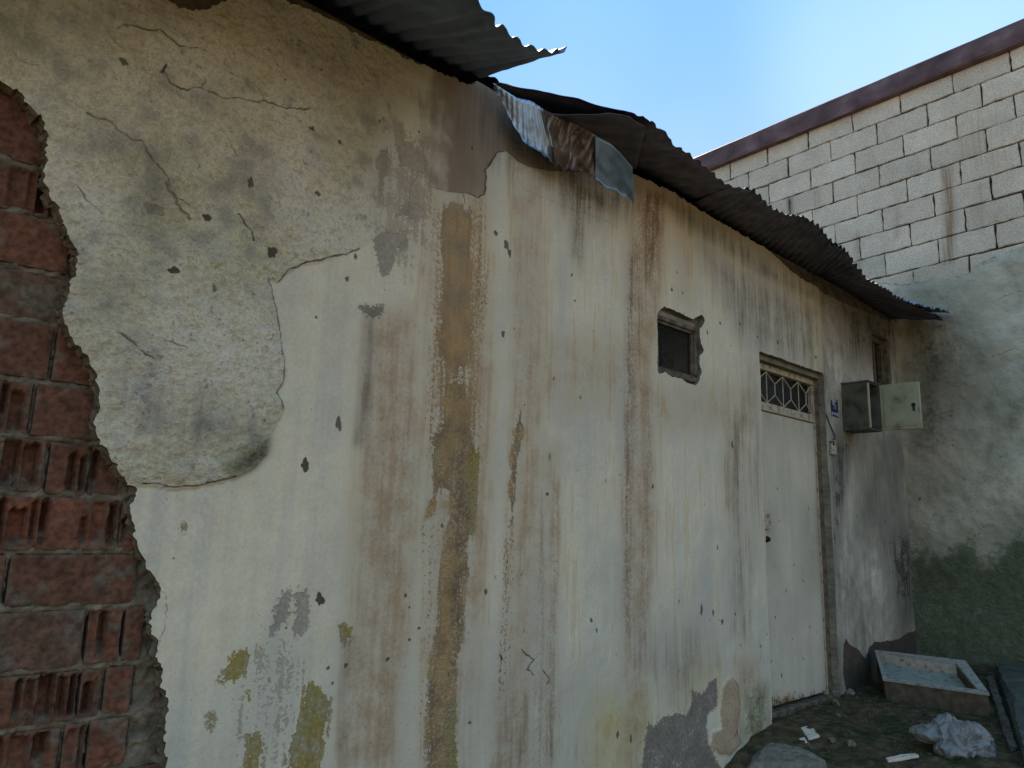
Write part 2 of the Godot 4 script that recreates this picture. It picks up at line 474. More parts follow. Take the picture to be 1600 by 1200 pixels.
func layer_outline() -> Array:
	return [-2.0, 4.0, -2.0, 1.0] + [0.743, 1.328, 0.82, 1.317, 0.885, 1.304, 0.932, 1.305, 0.985, 1.297, 1.049, 1.305, 1.118, 1.322, 1.192, 1.349, 1.261, 1.389, 1.299, 1.436, 1.31, 1.485, 1.32, 1.538, 1.346, 1.59, 1.357, 1.62, 1.342, 1.645, 1.321, 1.669, 1.33, 1.69, 1.346, 1.717, 1.348, 1.777, 1.328, 1.854, 1.308, 1.938, 1.289, 2.002, 1.264, 2.073, 1.254, 2.101, 1.293, 2.105, 1.324, 2.147, 1.386, 2.195, 1.468, 2.23, 1.53, 2.263, 1.583, 2.288, 1.642, 2.33, 1.686, 2.374, 1.763, 2.443, 1.894, 2.549, 2.067, 2.73, 2.173, 2.964, 2.319, 3.44, 2.484, 3.891]


func paint_walls():
	sec_a = new_sec(-0.8, 3.4, -0.65, 3.45, 400.0, 0)
	sec_b = new_sec(3.4, 7.8, -0.65, 3.45, 270.0, 0)
	sec_d = new_sec(5.05, 6.06, 0.0, 2.11, 250.0, 2)
	sec_e = new_sec(-2.7, 3.0, -0.4, 6.0, 170.0, 1)
	# --- thick old render, upper left
	poly(sec_a, "layer", layer_outline())
	poly(sec_a, "lsoft", [-2.0, 5.0, -2.0, -1.0] + [0.939, 0.424, 1.764, 1.502, 1.688, 2.255, 1.687, 2.369, 1.722, 2.554, 1.73, 2.827, 1.854, 3.193, 1.989, 3.456, 1.864, 3.629], 0.22, 1.0)
	# --- bare render under the eaves
	both("up", [1.84, 3.416, 2.069, 3.427, 2.316, 3.51, 2.639, 3.549, 3.171, 3.584, 3.175, 3.203, 3.035, 3.181, 2.851, 3.122, 2.682, 3.076, 2.625, 3.066, 2.559, 3.067, 2.503, 3.089, 2.462, 3.091, 2.41, 3.06, 2.381, 3.001, 2.34, 2.945, 2.347, 2.889, 2.337, 2.815, 2.297, 2.784, 2.239, 2.781, 2.203, 2.776, 2.113, 2.749, 2.032, 2.741, 1.981, 2.726, 1.965, 2.815, 1.934, 2.954, 1.913, 3.122, 1.878, 3.27])
	both("up", [1.18, 3.279, 1.443, 3.301, 1.636, 3.313, 1.846, 3.326, 2.073, 3.354, 2.15, 3.431, 1.836, 3.48, 1.168, 3.424])
	both("dark", [2.254, 3.445, 2.499, 3.449, 3.005, 3.357, 3.537, 3.311, 3.6, 3.198, 3.351, 3.091, 3.01, 3.049, 2.752, 3.017, 2.515, 3.015, 2.383, 2.967, 2.314, 3.069, 2.203, 3.179], 0.16, 0.55)  # dirt and the shade of the overhang, both put into the colour
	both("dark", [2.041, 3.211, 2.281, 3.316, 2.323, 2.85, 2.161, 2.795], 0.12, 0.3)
	# --- peeled patches
	both("grey", [1.698, 2.395, 1.769, 2.451, 1.82, 2.448, 1.88, 2.484, 1.893, 2.443, 1.891, 2.418, 1.866, 2.375, 1.835, 2.384, 1.824, 2.334, 1.817, 2.286, 1.793, 2.242, 1.757, 2.244, 1.741, 2.283, 1.725, 2.328])
	both("grey", [1.773, 2.964, 1.831, 2.985, 1.843, 2.902, 1.901, 2.896, 1.964, 2.885, 1.994, 2.826, 1.953, 2.77, 1.879, 2.784, 1.827, 2.765, 1.798, 2.838])
	both("grey", [1.805, 2.53, 1.843, 2.578, 1.878, 2.626, 1.965, 2.618, 1.978, 2.584, 1.937, 2.547, 1.883, 2.546])
	both("dgrey", [1.717, 2.825, 1.764, 2.834, 1.762, 2.711, 1.747, 2.688, 1.737, 2.53, 1.717, 2.538, 1.718, 2.669, 1.695, 2.753])
	both("dgrey", [1.648, 2.075, 1.678, 2.09, 1.722, 2.094, 1.773, 2.105, 1.781, 2.079, 1.757, 2.054, 1.719, 2.046, 1.693, 2.059])
	both("speck", [1.727, 2.979, 2.012, 3.033, 2.067, 2.73, 2.029, 2.467, 1.949, 2.233, 1.744, 2.241, 1.661, 2.505, 1.702, 2.847], 0.14, 0.98)
	both("speck", [1.738, 2.097, 2.061, 2.169, 2.08, 1.817, 1.745, 1.767], 0.15, 0.5)
	# --- the big brown run
	both("brown", [2.067, 2.672, 2.107, 2.705, 2.217, 2.735, 2.267, 2.698, 2.28, 2.604, 2.269, 2.487, 2.298, 2.381, 2.272, 2.248, 2.299, 2.191, 2.286, 2.032, 2.279, 1.923, 2.234, 1.894, 2.212, 1.867, 2.174, 1.867, 2.138, 1.909, 2.1, 1.932, 2.081, 1.994, 2.082, 2.114, 2.082, 2.25, 2.087, 2.359, 2.07, 2.478])
	both("brown", [2.127, 1.836, 2.205, 1.86, 2.26, 1.832, 2.277, 1.726, 2.301, 1.639, 2.319, 1.588, 2.368, 1.542, 2.371, 1.468, 2.354, 1.422, 2.362, 1.335, 2.349, 1.262, 2.341, 1.187, 2.332, 1.132, 2.303, 1.09, 2.337, 1.033, 2.332, 0.972, 2.295, 0.945, 2.304, 0.854, 2.316, 0.744, 2.301, 0.678, 2.279, 0.599, 2.278, 0.547, 2.264, 0.47, 2.273, 0.365, 2.29, 0.311, 2.298, 0.156, 2.121, 0.189, 2.109, 0.339, 2.112, 0.413, 2.1, 0.49, 2.122, 0.589, 2.133, 0.691, 2.145, 0.782, 2.147, 0.874, 2.135, 0.968, 2.158, 1.057, 2.177, 1.117, 2.169, 1.183, 2.195, 1.256, 2.18, 1.323, 2.143, 1.344, 2.123, 1.315, 2.112, 1.254, 2.086, 1.22, 2.061, 1.23, 2.068, 1.285, 2.085, 1.349, 2.074, 1.418, 2.088, 1.497, 2.059, 1.557, 2.067, 1.609, 2.106, 1.624, 2.125, 1.664, 2.129, 1.737])
	both("ochre", [2.305, 1.551, 2.34, 1.554, 2.365, 1.521, 2.363, 1.473, 2.349, 1.431, 2.354, 1.334, 2.349, 1.262, 2.341, 1.181, 2.329, 1.118, 2.305, 1.129, 2.307, 1.26, 2.291, 1.346, 2.279, 1.446])
	both("ochre", [2.062, 1.58, 2.102, 1.561, 2.113, 1.491, 2.099, 1.42, 2.076, 1.452, 2.084, 1.497])
	both("ochre", [2.226, 0.449, 2.276, 0.455, 2.291, 0.285, 2.304, 0.168, 2.24, 0.179, 2.226, 0.321])
	both("speckb", [2.018, 2.657, 2.348, 2.764, 2.395, 2.244, 2.346, 1.857, 2.378, 1.588, 2.172, 1.481, 2.038, 1.555, 2.023, 1.809, 2.032, 2.163], 0.09, 0.78)
	both("speckb", [1.974, 1.249, 2.184, 1.256, 2.177, 0.714, 2.171, 0.204, 2.038, 0.228, 2.04, 0.724], 0.09, 0.5)
	both("brown", [2.607, 1.761, 2.634, 1.762, 2.649, 1.696, 2.643, 1.613, 2.62, 1.517, 2.614, 1.423, 2.609, 1.331, 2.603, 1.252, 2.584, 1.188, 2.563, 1.182, 2.554, 1.203, 2.564, 1.254, 2.553, 1.329, 2.558, 1.42, 2.559, 1.512, 2.573, 1.606, 2.58, 1.663, 2.587, 1.715])
	both("speckb", [2.517, 1.178, 2.605, 1.18, 2.597, 0.682, 2.566, 0.433, 2.506, 0.44, 2.511, 0.802], 0.05, 0.72)
	# --- ochre and grey losses, lower left
	both("ochre", [1.533, 0.611, 1.577, 0.617, 1.601, 0.585, 1.651, 0.54, 1.65, 0.484, 1.639, 0.388, 1.626, 0.28, 1.475, 0.307, 1.487, 0.397, 1.512, 0.452, 1.52, 0.517])
	both("ochre", [1.322, 0.459, 1.353, 0.471, 1.39, 0.436, 1.386, 0.376, 1.384, 0.324, 1.319, 0.336, 1.323, 0.397])
	both("ochre", [1.236, 0.724, 1.262, 0.745, 1.289, 0.753, 1.315, 0.736, 1.308, 0.704, 1.304, 0.673, 1.272, 0.644, 1.238, 0.637, 1.209, 0.637, 1.222, 0.681])
	both("ochre", [1.299, 0.62, 1.333, 0.616, 1.338, 0.588, 1.331, 0.563, 1.309, 0.57])
	both("ochre", [1.655, 0.812, 1.694, 0.817, 1.725, 0.796, 1.722, 0.76, 1.715, 0.737, 1.699, 0.75, 1.687, 0.727, 1.671, 0.752])
	both("ochre", [1.025, 1.174, 1.038, 1.177, 1.042, 1.158, 1.032, 1.149])
	both("ochre", [1.18, 0.546, 1.202, 0.547, 1.203, 0.518, 1.191, 0.5, 1.181, 0.517])
	both("speck", [1.342, 0.91, 1.424, 0.974, 1.53, 0.967, 1.552, 0.854, 1.52, 0.764, 1.595, 0.666, 1.647, 0.523, 1.639, 0.277, 1.278, 0.344, 1.246, 0.553, 1.184, 0.623, 1.196, 0.725, 1.318, 0.779], 0.06, 0.72)
	both("grey", [1.397, 0.907, 1.427, 0.94, 1.447, 0.916, 1.448, 0.848, 1.418, 0.805, 1.388, 0.778, 1.376, 0.808])
	both("grey", [1.461, 0.927, 1.513, 0.944, 1.529, 0.878, 1.525, 0.798, 1.486, 0.762, 1.465, 0.802, 1.483, 0.857])
	both("pale", [0.852, 1.294, 1.117, 1.286, 1.16, 1.09, 1.158, 0.875, 0.983, 0.925, 0.892, 1.11], 0.1, 0.35)
	# --- long stains, and eave shade laid into the colour
	both("rust", [1.71, 2.035, 1.954, 2.145, 2.023, 1.694, 2.025, 1.251, 2.007, 0.727, 1.991, 0.213, 1.694, 0.267, 1.714, 0.749, 1.709, 1.24, 1.716, 1.656], 0.09, 0.62)
	both("rust", [1.753, 1.878, 1.933, 1.909, 1.958, 1.519, 1.83, 1.454], 0.12, 0.5)
	both("dark", [1.7, 2.044, 1.731, 2.051, 1.738, 1.875, 1.73, 1.711, 1.701, 1.522, 1.689, 1.521, 1.702, 1.761], 0.05, 0.5)
	both("dark", [1.685, 0.751, 1.714, 0.749, 1.751, 0.257, 1.703, 0.266], 0.07, 0.3)
	both("rust", [2, 2.723, 2.332, 2.837, 2.387, 2.242, 2.424, 1.562, 2.412, 1.09, 2.341, 0.148, 2.105, 0.192, 2.07, 1.252, 2.023, 1.809], 0.13, 0.72)
	both("rust", [2.518, 2.918, 2.714, 2.985, 2.772, 2.259, 2.788, 1.276, 2.76, 0.67, 2.721, 0.079, 2.499, 0.119, 2.536, 0.687, 2.544, 1.573], 0.08, 0.5)
	both("rust", [2.625, 2.161, 3.53, 2.302, 3.781, 2.072, 4.935, 2.198, 4.918, 1.945, 3.712, 1.792, 3.352, 1.861, 2.692, 1.778], 0.16, 0.42)
	both("rust", [2.766, 1.593, 2.912, 1.639, 2.916, 0.965, 2.881, 0.049, 2.776, 0.068, 2.796, 0.967], 0.07, 0.4)
	both("rust", [3.505, 3.216, 3.837, 3.328, 3.862, 2.821, 3.716, 2.062, 3.718, 1.307, 3.647, 0.603, 3.599, -0.083, 3.434, -0.052, 3.442, 0.953, 3.457, 2.023, 3.471, 2.719], 0.1, 0.62)
	both("brn", [3.633, 3.238, 3.83, 3.304, 3.796, 2.972, 3.739, 2.748, 3.673, 2.731], 0.08, 0.95)
	both("brn", [3.496, 2.806, 3.546, 2.819, 3.529, 2.034, 3.495, 1.3, 3.492, 0.648, 3.452, 0.65, 3.45, 1.655, 3.47, 2.329], 0.05, 0.75)
	both("brn", [3.665, 2.054, 3.703, 2.06, 3.681, 1.306, 3.636, 0.603, 3.606, 0.606, 3.645, 1.451], 0.05, 0.5)
	both("speckb", [3.536, 3.102, 3.698, 3.154, 3.623, 2.202, 3.499, 2.181], 0.07, 0.6)
	both("brn", [2.878, 1.407, 2.902, 1.409, 2.895, 0.66, 2.879, 0.135, 2.857, 0.138, 2.863, 0.843], 0.04, 0.5)
	both("brn", [2.779, 1.276, 2.806, 1.277, 2.804, 0.666, 2.784, 0.095, 2.767, 0.098, 2.774, 0.787], 0.04, 0.45)
	both("brn", [2.983, 3.078, 3.092, 3.076, 3.07, 2.615, 3.006, 2.598], 0.08, 0.4)
	both("dark", [2.75, 3.09, 3.536, 3.227, 3.633, 3.166, 3.234, 2.974, 2.906, 2.939], 0.16, 0.6)  # shade of the eaves below the loose strip, painted on
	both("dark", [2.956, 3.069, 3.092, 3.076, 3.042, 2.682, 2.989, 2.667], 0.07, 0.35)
	both("rust", [4.013, 3.254, 4.2, 3.268, 4.144, 2.676, 4.012, 2.646], 0.12, 0.3)
	both("rust", [4.469, 2.175, 4.804, 2.225, 4.709, 1.34, 4.469, 1.332], 0.12, 0.34)
	both("dark", [4.58, 1.972, 4.791, 1.998, 4.758, 0.518, 4.506, 0.537], 0.12, 0.3)
	both("dark", [4.815, 2.409, 5.015, 2.444, 4.954, 0.92, 4.767, 0.924], 0.12, 0.22)
	# --- above the door
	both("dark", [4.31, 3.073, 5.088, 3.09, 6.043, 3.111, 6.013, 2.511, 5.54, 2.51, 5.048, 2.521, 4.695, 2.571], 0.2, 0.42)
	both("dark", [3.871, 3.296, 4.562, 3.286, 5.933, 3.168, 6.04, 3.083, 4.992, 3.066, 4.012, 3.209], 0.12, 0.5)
	both("pale", [5.323, 3.099, 5.425, 3.098, 5.389, 2.911, 5.319, 2.795, 5.25, 2.93], 0.06, 0.7)
	both("pale", [5.552, 2.999, 5.594, 2.998, 5.574, 2.541, 5.531, 2.534], 0.04, 0.9)
	both("pale", [5.858, 3.112, 6.055, 3.114, 6.026, 2.524, 5.866, 2.529], 0.06, 0.8)
	both("yel", [5.592, 3.087, 6.072, 3.162, 6.048, 2.517, 5.782, 2.577, 5.825, 3.008], 0.12, 0.5)
	# --- foot of the wall
	both("yel", [3.174, 0.297, 3.354, 0.352, 3.575, 0.309, 3.631, 0.17, 3.516, -0.067, 3.152, -0.001], 0.16, 0.62)
	both("yel", [3.877, 0.445, 4.281, 0.443, 4.419, 0.28, 4.065, 0.178, 3.811, 0.28], 0.16, 0.32)
	both("grn", [4.691, 0.21, 4.929, 0.202, 4.975, -0.101, 4.661, -0.158, 4.613, -0.046], 0.12, 0.75)
	both("dark", [3.577, 0.541, 4.22, 0.709, 4.351, 0.399, 3.936, 0.23], 0.2, 0.3)
	both("rust", [4.539, 0.419, 4.866, 0.389, 4.884, 0.168, 4.564, 0.187], 0.1, 0.6)
	both("dgrey", [4.254, 0.306, 4.333, 0.33, 4.351, 0.247, 4.348, 0.166, 4.282, 0.142, 4.247, 0.132, 4.216, 0.058, 4.24, -0.038, 4.3, -0.112, 4.401, -0.23, 3.582, -0.08, 3.6, 0.023, 3.63, 0.105, 3.648, 0.165, 3.7, 0.14, 3.785, 0.175, 3.903, 0.179, 4.011, 0.157, 4.073, 0.23, 4.074, 0.279, 4.148, 0.26, 4.224, 0.269])
	both("speck", [3.631, 0.236, 3.938, 0.299, 4.132, 0.205, 4.06, 0.039, 3.867, -0.032, 3.629, 0.008], 0.08, 0.65)
	both("beige", [4.404, 0.274, 4.48, 0.311, 4.555, 0.287, 4.596, 0.202, 4.606, 0.106, 4.569, -0.002, 4.603, -0.082, 4.472, -0.134, 4.343, -0.105, 4.261, -0.045, 4.277, 0.024, 4.371, 0.035, 4.368, 0.138])
	both("pale", [3.718, 0.158, 3.934, 0.147, 3.9, 0.064, 3.746, 0.005, 3.699, 0.062], 0.04, 0.85)
	both("speck", [2.221, 0.553, 3.575, 0.408, 3.571, -0.078, 2.241, 0.167], 0.25, 0.36)
	both("dark", [2.447, 0.447, 3.05, 0.403, 3.056, 0.017, 2.385, 0.14], 0.3, 0.22)
	# --- the dark end beyond the door: mould, streaks, and corner shade put into the colour
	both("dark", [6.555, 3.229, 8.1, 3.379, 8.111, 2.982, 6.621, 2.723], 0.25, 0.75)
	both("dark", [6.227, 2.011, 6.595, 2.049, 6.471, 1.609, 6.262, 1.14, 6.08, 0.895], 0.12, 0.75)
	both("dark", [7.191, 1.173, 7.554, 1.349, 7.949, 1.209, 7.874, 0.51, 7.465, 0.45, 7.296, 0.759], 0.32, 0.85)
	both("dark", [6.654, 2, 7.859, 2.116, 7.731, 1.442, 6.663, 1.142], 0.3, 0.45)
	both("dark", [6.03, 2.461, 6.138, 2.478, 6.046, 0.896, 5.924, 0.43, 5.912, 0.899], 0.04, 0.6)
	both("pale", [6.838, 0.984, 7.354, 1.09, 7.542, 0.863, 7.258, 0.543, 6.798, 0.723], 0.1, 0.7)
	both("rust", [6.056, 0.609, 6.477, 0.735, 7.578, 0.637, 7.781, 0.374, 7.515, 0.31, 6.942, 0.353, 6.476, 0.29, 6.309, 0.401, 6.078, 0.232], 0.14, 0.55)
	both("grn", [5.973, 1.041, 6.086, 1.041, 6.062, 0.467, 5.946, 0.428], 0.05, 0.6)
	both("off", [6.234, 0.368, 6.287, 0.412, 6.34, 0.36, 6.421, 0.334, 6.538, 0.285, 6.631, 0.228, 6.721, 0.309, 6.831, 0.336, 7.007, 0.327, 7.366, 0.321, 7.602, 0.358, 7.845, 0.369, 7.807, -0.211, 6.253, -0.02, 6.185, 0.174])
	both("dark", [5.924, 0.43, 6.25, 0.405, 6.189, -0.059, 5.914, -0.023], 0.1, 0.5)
	# --- damp and dirt on the old render
	both("grn", [1.141, 1.391, 1.265, 1.48, 1.309, 1.489, 1.303, 1.441, 1.261, 1.391, 1.185, 1.349], 0.035, 0.85)
	both("dark", [1.178, 1.38, 1.295, 1.483, 1.312, 1.461, 1.261, 1.386, 1.204, 1.355], 0.03, 0.5)
	for q in [[0.822, 2.675, 0.958, 2.761, 1, 2.706, 0.881, 2.6], [0.747, 2.242, 0.828, 2.268, 0.845, 2.21, 0.775, 2.172], [1.144, 2.562, 1.195, 2.581, 1.241, 2.451, 1.19, 2.433], [1.592, 3.013, 1.688, 3.056, 1.738, 2.815, 1.674, 2.775], [0.723, 2.451, 0.798, 2.444, 0.799, 2.337, 0.745, 2.353], [0.7, 1.695, 0.815, 1.715, 0.874, 1.55, 0.757, 1.535], [0.616, 1.933, 0.706, 1.977, 0.742, 1.832, 0.649, 1.812], [0.766, 1.621, 1.061, 1.619, 1.265, 1.48, 0.952, 1.407], [0.299, 2.774, 0.935, 3.122, 0.874, 3.009, 0.519, 2.751, 0.317, 2.628], [1.197, 3.092, 1.456, 3.132, 1.592, 3.013, 1.35, 2.965]]:
		both("dark", q, 0.10, 0.26)
	# --- cracks of the old render
	line([0.634, 2.841, 0.666, 2.87, 0.708, 2.872, 0.757, 2.889, 0.801, 2.886, 0.835, 2.864, 0.902, 2.892], 0.004, 190)
	line([0.791, 2.749, 0.819, 2.717, 0.853, 2.701, 0.932, 2.741, 0.981, 2.732, 1.045, 2.752, 1.102, 2.763, 1.178, 2.796, 1.277, 2.813, 1.368, 2.849], 0.004, 200)
	line([0.925, 2.738, 0.931, 2.793], 0.003, 180)
	line([0.574, 2.497, 0.641, 2.494, 0.706, 2.457, 0.753, 2.468, 0.787, 2.409, 0.85, 2.367, 0.879, 2.304, 0.933, 2.281], 0.004, 190)
	line([0.982, 2.642, 1.036, 2.593, 1.084, 2.534], 0.003, 150)
	line([1.157, 3.024, 1.2, 2.972, 1.247, 2.938], 0.003, 150)
	line([0.986, 2.845, 1.104, 2.858, 1.178, 2.796], 0.003, 130)
	line([1.105, 2.31, 1.159, 2.268, 1.178, 2.223], 0.005, 210)
	line([0.347, 2.62, 0.386, 2.594, 0.426, 2.595], 0.003, 170)
	line([0.764, 2.618, 0.754, 2.712, 0.65, 2.775, 0.588, 2.834], 0.0025, 120)
	line([0.578, 2.249, 0.623, 2.197, 0.654, 2.174], 0.004, 160)
	line([0.475, 2.421, 0.52, 2.429, 0.576, 2.433], 0.0025, 150)
	line([0.852, 2.343, 0.867, 2.312, 0.899, 2.275, 0.93, 2.236], 0.009, 150, 0.012)
	line([0.747, 1.789, 0.822, 1.742, 0.86, 1.723], 0.004, 180)
	line([0.901, 1.786, 0.944, 1.783, 0.979, 1.771], 0.004, 150)
	line([0.832, 1.652, 0.882, 1.671, 0.942, 1.703], 0.003, 120)
	line([1.895, 2.534, 1.886, 2.669, 1.934, 2.779], 0.003, 90)
	# --- broken edges and cracks, drawn as dark sunken lines
	line([0.885, 1.306, 0.932, 1.305, 0.985, 1.299, 1.049, 1.305, 1.118, 1.322, 1.192, 1.349], 0.005, 170, 0.003)
	line([1.254, 2.101, 1.264, 2.073, 1.289, 2.002, 1.308, 1.938, 1.328, 1.854, 1.348, 1.777], 0.006, 150, 0.004)
	line([1.348, 1.777, 1.346, 1.717, 1.321, 1.669, 1.342, 1.638, 1.358, 1.606], 0.004, 190, 0.003)
	line([1.294, 2.098, 1.324, 2.147, 1.386, 2.195, 1.468, 2.23, 1.53, 2.263, 1.583, 2.288, 1.642, 2.33], 0.005, 200, 0.004)
	line([2.462, 3.091, 2.41, 3.06, 2.381, 3.001, 2.34, 2.945, 2.347, 2.889, 2.337, 2.815, 2.297, 2.784, 2.239, 2.781], 0.006, 190, 0.003)
	line([2.239, 2.781, 2.203, 2.776, 2.113, 2.749, 2.032, 2.741], 0.003, 150, 0.003)
	line([2.203, 2.776, 2.213, 2.72], 0.004, 170, 0.003)
	line([2.503, 3.089, 2.625, 3.066, 2.682, 3.076, 2.851, 3.122], 0.005, 170, 0.003)
	line([2.601, 2.928, 2.696, 2.925, 2.799, 2.926, 3.012, 2.935, 3.222, 2.955, 3.472, 2.94], 0.0025, 110)
	line([2.537, 3.023, 2.517, 2.952, 2.484, 2.871], 0.003, 110)
	line([0.958, 0.963, 0.99, 0.949, 1.01, 0.924], 0.0025, 120)
	line([1.009, 0.914, 1.009, 0.833, 0.998, 0.783], 0.0025, 140)
	line([3.824, 2.237, 3.782, 2.131, 3.765, 1.913, 3.777, 1.838], 0.003, 130)
	line([4.517, 0.307, 4.591, 0.241, 4.606, 0.106, 4.569, -0.002, 4.53, -0.033], 0.007, 200, 0.004)
	line([4.602, 0.031, 4.609, -0.12], 0.003, 170)
	line([4.72, 0.168, 4.8, 0.147, 4.916, 0.144, 4.922, 0.231], 0.004, 190)
	line([4.882, 0.509, 4.904, 0.459, 4.883, 0.388], 0.003, 160)
	line([2.152, 1.852, 2.212, 1.867, 2.258, 1.868], 0.003, 100)
	line([2.674, 0.633, 2.692, 0.603, 2.749, 0.577, 2.707, 0.544, 2.742, 0.511], 0.005, 190)
	line([2.816, 0.524, 2.853, 0.491, 2.836, 0.458], 0.006, 180)
	line([4.231, 1.972, 4.281, 1.916], 0.002, 120)
	line([3.698, 1.647, 3.715, 1.536], 0.004, 140)
	line([2.582, 2.659, 2.567, 2.282], 0.0025, 90)
	# --- pocks and lost flakes
	for p in [[[0.992, 2.26], 0.018, 0.8], [[0.898, 2.035], 0.016, 0.8], [[1.25, 2.2], 0.017, 1.2], [[1.466, 1.409], 0.015, 1.4], [[1.572, 0.907], 0.017, 1.2], [[1.623, 2.288], 0.009, 1.2], [[1.591, 2.185], 0.008, 1.2], [[1.598, 1.584], 0.012, 2.2], [[1.465, 1.992], 0.005, 1.0], [[2.481, 2.126], 0.011, 1.3],
			[[2.485, 2.587], 0.014, 1.7], [[2.509, 2.549], 0.011, 1.7], [[2.418, 2.628], 0.011, 1.2], [[3.009, 2.417], 0.006, 1.0], [[3.943, 2.706], 0.010, 1.0], [[4.057, 2.712], 0.006, 1.6], [[4.489, 2.597], 0.011, 0.8], [[5.295, 2.616], 0.012, 1.3], [[4.751, 2.642], 0.010, 1.0], [[4.998, 2.598], 0.010, 0.8], [[5.932, 2.614], 0.010, 1.2],
			[[4.003, 2.836], 0.005, 1.4], [[4.326, 2.498], 0.006, 3.0], [[6.789, 3.163], 0.013, 2.2], [[6.109, 2.324], 0.011, 1.4], [[1.922, 2.98], 0.006, 1.0], [[1.378, 2.765], 0.010, 1.0], [[1.507, 2.759], 0.008, 1.0], [[1.426, 2.502], 0.010, 1.0], [[0.662, 2.725], 0.012, 1.0], [[1.973, 0.908], 0.007, 1.0], [[1.995, 0.858], 0.004, 1.0], [[2.427, 0.904], 0.008, 1.3],
			[[2.539, 0.608], 0.010, 1.2], [[2.827, 1.366], 0.010, 0.7], [[3.17, 0.734], 0.008, 1.4], [[3.211, 0.683], 0.007, 1.4], [[4.186, 0.729], 0.012, 2.6], [[4.421, 0.651], 0.012, 1.2], [[4.313, 0.711], 0.010, 2.4], [[4.576, 0.689], 0.010, 0.8], [[4.888, 0.468], 0.008, 1.0], [[4.611, 1.781], 0.012, 1.6], [[3.707, 1.454], 0.008, 1.6], [[1.9, 0.661], 0.008, 1.0],
			[[1.707, 0.655], 0.007, 1.0], [[1.629, 0.651], 0.007, 1.0], [[1.652, 0.595], 0.005, 1.0], [[2.007, 0.727], 0.006, 1.0], [[2.054, 0.77], 0.008, 0.6], [[2.361, 0.352], 0.008, 0.8], [[3.381, 0.15], 0.009, 2.0], [[3.494, 0.11], 0.010, 1.6], [[0.82, 2.238], 0.03, 0.8], [[1.138, 2.442], 0.012, 1.6], [[7.874, 1.761], 0.014, 1.0]]:
		var a: Array = p[0]
		stamp(sec_a, a[0], a[1], p[1], (240 if p[1] > 0.0145 else 205) if p[1] < 0.025 else 110, p[2])
		stamp(sec_b, a[0], a[1], p[1], (240 if p[1] > 0.0145 else 205) if p[1] < 0.025 else 110, p[2])
	for n in 230:
		var x := rng.randf_range(0.8, 7.6); var y := rng.randf_range(-0.1, 3.1)
		var r := 0.0018 + 0.005 * pow(rng.randf(), 3.0)
		stamp(sec_a if x < 3.4 else sec_b, x, y, r, rng.randi_range(70, 210), rng.randf_range(0.7, 2.4))
	# --- end wall: where the coat covers the blocks, moss, runs of rust, shade painted into the corner
	poly(sec_e, "layer", coat_outline())
	poly(sec_e, "dark", [3.4, 0.9] + [0.911, 1.445, 0.611, 1.333, 0.084, 1.326] + [-0.3, 0.9], 0.4, 0.4)
	poly(sec_e, "moss", [3.4, -1.0, 3.4, 1.36] + [0.894, 1.24, 0.77, 1.172, 0.68, 1.082, 0.594, 0.991, 0.53, 1.065, 0.456, 1.151, 0.37, 1.115, 0.282, 1.055, 0.182, 1.005, 0.067, 1.081] + [-0.3, 1.0, -0.3, -1.0])
	poly(sec_e, "dark", [0.066, 1.057, 0.227, 1.03, 0.449, 1.062, 0.451, 0.884, 0.213, 0.842, 0.04, 0.688], 0.1, 1.0)
	poly(sec_e, "dark", [0.131, 3.29, 0.44, 3.234, 0.521, 2.851, 0.333, 2.51, 0.485, 2.374, 0.18, 1.917, 0.077, 2.043], 0.3, 0.85)  # shade under the roof end, painted into the corner
	poly(sec_e, "dark", [0.128, 3.682, 0.78, 3.477, 0.829, 2.807, 0.567, 2.073, 0.273, 1.677, -0.013, 1.563], 0.5, 0.5)  # wider corner shade, also put into the colour
	poly(sec_e, "dark", [0.17, 2.576, 0.341, 2.618, 0.51, 2.701, 0.533, 2.656, 0.336, 2.558, 0.192, 2.494], 0.08, 0.7)
	poly(sec_e, "rust", [0.123, 3.163, 0.321, 3.13, 0.225, 2.155, 0.077, 2.043], 0.25, 0.5)  # brown tint of the painted corner shade, laid in with the rust
	poly(sec_e, "rust", [0.506, 4.759, 0.585, 4.759, 0.578, 4.286, 0.525, 3.785, 0.465, 3.799, 0.507, 4.307], 0.06, 1.15)
	poly(sec_e, "rust", [-0.36, 4.313, -0.319, 4.324, -0.333, 3.853, -0.372, 3.862], 0.06, 0.55)
	poly(sec_e, "dark", [-1.074, 4.91, -1.028, 4.911, -1.028, 4.744, -1.066, 4.739], 0.04, 0.8)
	poly(sec_e, "rust", [-0.756, 4.902, -0.72, 4.906, -0.725, 4.67, -0.754, 4.663], 0.05, 0.6)
	poly(sec_e, "rust", [0.064, 4.561, 0.095, 4.566, 0.063, 4.165, 0.039, 4.158], 0.05, 0.5)
	poly(sec_e, "rust", [0.779, 4.484, 0.817, 4.485, 0.792, 4.034, 0.76, 4.03], 0.06, 0.45)
	poly(sec_e, "rust", [0.704, 5.306, 1.03, 5.305, 1.024, 4.595, 0.704, 4.573], 0.3, 0.3)
	poly(sec_e, "pale", [0.575, 3.583, 1.101, 3.706, 0.985, 2.327, 0.481, 2.315], 0.5, 0.22)
	poly(sec_e, "pale", [0.476, 1.558, 0.579, 1.569, 0.597, 1.278, 0.497, 1.164], 0.12, 0.5)
	crack(sec_e, [0.983, 2.872, 0.882, 2.846, 0.769, 2.816], 0.006, 150)
	crack(sec_e, [0.158, 2.405, 0.206, 2.278, 0.259, 2.093, 0.292, 1.942], 0.006, 120)
	crack(sec_e, [0.871, 3.336, 0.95, 3.368, 1.074, 3.384], 0.006, 130)
